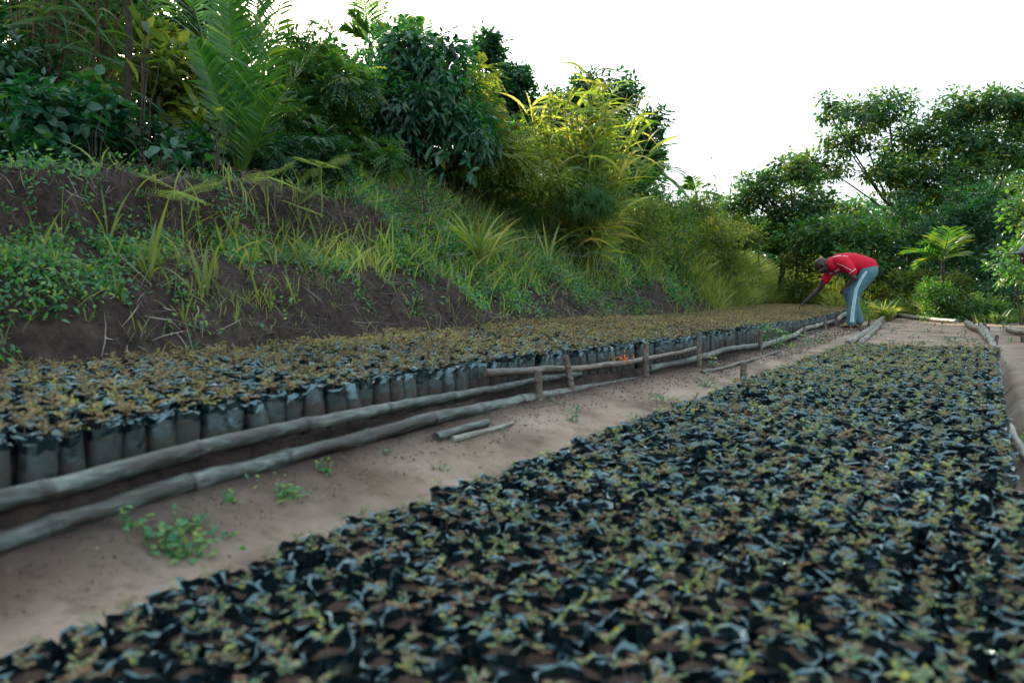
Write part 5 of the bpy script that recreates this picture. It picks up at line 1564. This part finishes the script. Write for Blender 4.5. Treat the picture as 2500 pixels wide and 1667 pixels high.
# legs inside trousers, ankles and feet
def leg(a, hip, knee, ank, grow=0.):
    capsule(a, hip, knee, .088 + grow, .060 + grow); capsule(a, knee, ank, .058 + grow, .036 + grow)
hipn, kneen, ankn = c2l(1392, 590, NY), c2l(1212, 850, NY - .02), c2l(1190, 1235, NY)
hipf, kneef, ankf = c2l(1370, 600, FY), c2l(1150, 850, FY), c2l(1292, 1215, FY)
leg(sk, hipn, kneen, ankn); leg(sk, hipf, kneef, ankf)
for ank, hx in ((ankn, 1215), (ankf, 1300)):
    b = np.array([ank[0], ank[1], .035])
    ell(sk, b + (.012, 0, .002), (.034, .030, .035)); ell(sk, b + (-.05, 0, -.002), (.075, .036, .026)); ell(sk, b + (-.115, 0, -.008), (.045, .042, .016))
    for j in range(5):
        capsule(sk, b + (-.135, -.03 + j * .015, -.012), b + (-.163 + abs(j - 1) * .006 * 1, -.033 + j * .0165, -.014), .0095, .009, 3)
fuse(sk, 'body', [M['skin']], man, .0062, 4)
eyes(Phead, man, 1.0)
sh = Acc()
for (p, r) in (((955, 470), .125), ((1010, 450), .145), ((1100, 450), .158), ((1200, 455), .158), ((1300, 480), .150), ((1380, 520), .145)):
    ell(sh, c2l(*p, 0), (r * .92, .185, r), u=20, v=12)
capsule(sh, c2l(930, 455, 0), c2l(1100, 450, 0), .11, .14)
capsule(sh, c2l(1100, 450, 0), c2l(1400, 530, 0), .14, .135)
capsule(sh, c2l(905, 452, 0), c2l(930, 455, 0), .078, .09)
capsule(sh, c2l(1385, 500, -.06), c2l(1370, 515, .06), .135, .135)
capsule(sh, c2l(990, 420, -.13), c2l(1080, 450, -.19), .085, .085); capsule(sh, c2l(1080, 450, -.19), c2l(1190, 565, -.235), .086, .072)
capsule(sh, c2l(930, 490, .10), c2l(895, 540, .17), .09, .085); capsule(sh, c2l(895, 540, .17), c2l(825, 665, .19), .084, .07)
shirt = fuse(sh, 'shirt', [M['shirt']], man, .011, 5)
tr = Acc()
capsule(tr, c2l(1405, 560, -.07), c2l(1400, 560, .07), .132, .132)
for hip, knee, ank, gr in ((hipn, kneen, ankn, .028), (hipf, kneef, ankf, .024)):
    capsule(tr, hip, knee, .124, .096); capsule(tr, knee, ank * .85 + knee * .15, .094, .074); capsule(tr, knee * .3 + ank * .7, ank, .074, .072)
trous = fuse(tr, 'trousers', [M['trousers']], man, .011, 4)
path = [(1372, 566, 34), (1300, 680, 38), (1245, 800, 42), (1222, 950, 42), (1205, 1100, 44), (1200, 1225, 50)]
qs1, qs2, qs3 = [], [], []
for (x0, y0, w0), (x1, y1, w1) in zip(path[:-1], path[1:]):
    for qs, a0, a1 in ((qs1, -.5, -.2), (qs2, -.12, .12), (qs3, .2, .5)):
        def pp(x, y): q = c2l(x, y); return (q[0], q[2])
        qs.append((pp(x0 + w0 * a0, y0), pp(x1 + w1 * a0, y1), pp(x1 + w1 * a1, y1), pp(x0 + w0 * a1, y0)))
for qs in (qs1, qs2, qs3):
    decal(trous, 'stripe', qs, M['stripe'], man, parent=trous)
def pz(x, y): q = c2l(x, y); return (q[0], q[2])
# sleeve piping, cuff line and the worn chest print
line = lambda pts, w: [(pz(x0, y0 - w), pz(x1, y1 - w), pz(x1, y1 + w), pz(x0, y0 + w)) for (x0, y0), (x1, y1) in zip(pts[:-1], pts[1:])]
decal(shirt, 'piping', line([(930, 378), (1000, 366), (1070, 362), (1130, 372)], 3) , M['white'], man, parent=shirt)
decal(shirt, 'piping', line([(985, 462), (1060, 490), (1130, 530), (1185, 560)], 3), M['white'], man, parent=shirt)
decal(shirt, 'cuff_line', line([(1150, 598), (1190, 570), (1228, 535)], 4), M['white'], man, parent=shirt)
pr = []
for cx, cy, w, h in ((893, 582, 11, 12), (915, 574, 9, 12), (955, 566, 8, 12), (972, 556, 7, 12), (990, 546, 7, 12), (1007, 537, 7, 11)):
    pr.append((pz(cx - w, cy - h), pz(cx + w, cy - h), pz(cx + w, cy + h), pz(cx - w, cy + h)))
for i in range(14):
    a0, a1 = i / 14 * 6.283, (i + 1) / 14 * 6.283
    pr.append((pz(1025 + 52 * math.cos(a0), 606 + 22 * math.sin(a0)), pz(1025 + 52 * math.cos(a1), 606 + 22 * math.sin(a1)), pz(1025 + 34 * math.cos(a1), 606 + 12 * math.sin(a1)), pz(1025 + 34 * math.cos(a0), 606 + 12 * math.sin(a0))))
for cx in (1085, 1103, 1122):
    pr.append((pz(cx - 6, 590), pz(cx + 5, 588), pz(cx + 9, 620), pz(cx - 2, 622)))
decal(shirt, 'chest_print', pr, M['white'], man, parent=shirt)
for ank in (ankn, ankf):
    a = Acc()
    t = np.linspace(0, 1, 20); xs = .07 - t * .27
    wd = .042 * np.sin(np.pi * np.clip(t * .86 + .1, 0, 1)) ** .5 + .004
    top = np.stack([ank[0] + xs, ank[1] - wd, np.full(20, .014)], 1); to2 = top.copy(); to2[:, 1] = ank[1] + wd
    V = np.concatenate([top, to2, top - (0, 0, .014), to2 - (0, 0, .014)])
    F = [(i, i + 1, 21 + i, 20 + i) for i in range(19)] + [(40 + i, 60 + i, 61 + i, 41 + i) for i in range(19)] + [(i, 40 + i, 41 + i, i + 1) for i in range(19)] + [(20 + i, 21 + i, 61 + i, 60 + i) for i in range(19)] + [(0, 20, 60, 40), (19, 59, 79, 39)]
    a.add(V, F); so = a.build('sandal', [M['sandal']]); so.parent = man
    a = Acc()
    for sy in (-1, 1):
        tube(a, bez_multi(np.array([[ank[0] - .125, ank[1] + .003, .022], [ank[0] - .09, ank[1] + sy * .026, .052], [ank[0] - .03, ank[1] + sy * .04, .05], [ank[0] + .0, ank[1] + sy * .04, .014]])), .006, 6)
    st = a.build('strap', [M['strap']], None, True); st.parent = so

# --- second person at the right edge: capped head, body outside the picture
hc = AT(2514, 622, 9.2)
pf = np.array([hc[0] + .48, hc[1] + .18, 0]); pf[2] = float(ZW(pf[0], pf[1]))
az2 = math.atan2(hc[0], hc[1])
p2m = thing('person', 'person in a grey cap leaning in at the right picture edge, head only', 'person', pf, None, -az2)
ca, sa_ = math.cos(az2), math.sin(az2)
rel = hc - pf; hl = np.array([rel[0] * ca - rel[1] * sa_, rel[0] * sa_ + rel[1] * ca, rel[2]])
sk = Acc()
fwd = np.array([-.93, 0, -.36]); upv = np.array([-.36, 0, .93])
P2 = head(sk, hl, fwd, upv, 1.05)
chest = hl + np.array([.24, 0, -.05]); hip = np.array([.10, 0, .86])
hip = np.array([hl[0] + .62, 0.02, .86]); 
capsule(sk, hl + (.06, 0, -.05), chest, .058, .07); capsule(sk, chest, hip, .10, .11)
for y in (-.1, .1):
    kn = np.array([hip[0] - .10, y, .48]); an = np.array([hip[0] - .02, y, .07])
    leg(sk, hip + (0, y, -.02), kn, an)
    ell(sk, an + (-.05, 0, -.04), (.12, .042, .03))
    shd = chest + (.02, y * 1.8, .02); elb = shd + (.16, y * .3, -.27); wri = elb + (.0, 0, -.22)
    capsule(sk, shd, elb, .052, .042); capsule(sk, elb, wri, .04, .027); hand(sk, wri, np.array([0, 0, -1.]), np.array([-1., 0, 0]), curl=.3, L=.165)
fuse(sk, 'body', [M['skin']], p2m, .0075, 4)
eyes(P2, p2m, 1.05)
a = Acc()
capsule(a, chest + (-.04, 0, 0), hip + (.0, 0, .03), .145, .14); ell(a, chest + (.08, 0, 0), (.16, .2, .15))
for y in (-.1, .1):
    shd = chest + (.02, y * 1.8, .02); elb = shd + (.16, y * .3, -.27); capsule(a, shd, shd * .35 + elb * .65, .085, .07)
fuse(a, 'shirt', [M['cap']], p2m, .013, 5)
a = Acc(); capsule(a, hip + (0, -.06, 0), hip + (0, .06, 0), .135, .135)
for y in (-.1, .1):
    kn = np.array([hip[0] - .10, y, .48]); an = np.array([hip[0] - .02, y, .07]); capsule(a, hip + (0, y, -.02), kn, .115, .085); capsule(a, kn, an, .085, .062)
fuse(a, 'trousers', [M['cap']], p2m, .013, 5)
# cap: crown dome, visor with thickness
f_ = unit(fwd); u_ = unit(upv - f_ * np.dot(upv, f_)); s_ = np.cross(u_, f_); Rm = np.stack([f_, s_, u_], 1)
tilt = unit(f_ + u_ * .38)
a = Acc(); cc = hl + (f_ * -.010 + u_ * .035) * 1.05
th = np.linspace(0, math.pi * .5, 8); ph = np.arange(24) / 24 * 2 * math.pi
V = np.stack([np.outer(np.sin(th), np.cos(ph)) * .116, np.outer(np.sin(th), np.sin(ph)) * .094, np.outer(np.cos(th), np.ones(24)) * .104], -1).reshape(-1, 3) @ Rm.T + cc
F = [(i * 24 + j, (i + 1) * 24 + j, (i + 1) * 24 + (j + 1) % 24, i * 24 + (j + 1) % 24) for i in range(7) for j in range(24)]
a.add(V, F)
capo = a.build('cap', [M['cap']], None, True); capo.parent = p2m
a = Acc(); ang = np.linspace(-1.15, 1.15, 15)
inn = np.stack([.112 * np.cos(ang), .09 * np.sin(ang), np.zeros(15)], 1); outr = np.stack([.10 + .118 * np.cos(ang) ** .8, .085 * np.sin(ang), -.012 * np.ones(15)], 1)
Vv = np.concatenate([inn, outr]); Vv[:, 2] -= .25 * Vv[:, 1] ** 2 * 4
rt = np.stack([tilt, s_, np.cross(tilt, s_)], 1)
Vt = Vv @ rt.T + cc; Vb = (Vv - (0, 0, .006)) @ rt.T + cc
F = [(i, i + 1, 16 + i, 15 + i) for i in range(14)]; F2 = [(30 + i, 45 + i, 46 + i, 31 + i) for i in range(14)]; F3_ = [(15 + i, 16 + i, 46 + i, 45 + i) for i in range(14)]
a.add(np.concatenate([Vt, Vb]), F + F2 + F3_)
v_ = a.build('visor', [M['cap']], None, True); v_.parent = capo

print('TRIS', sum(len(o.data.polygons) for o in SC.objects if o.type == 'MESH'))
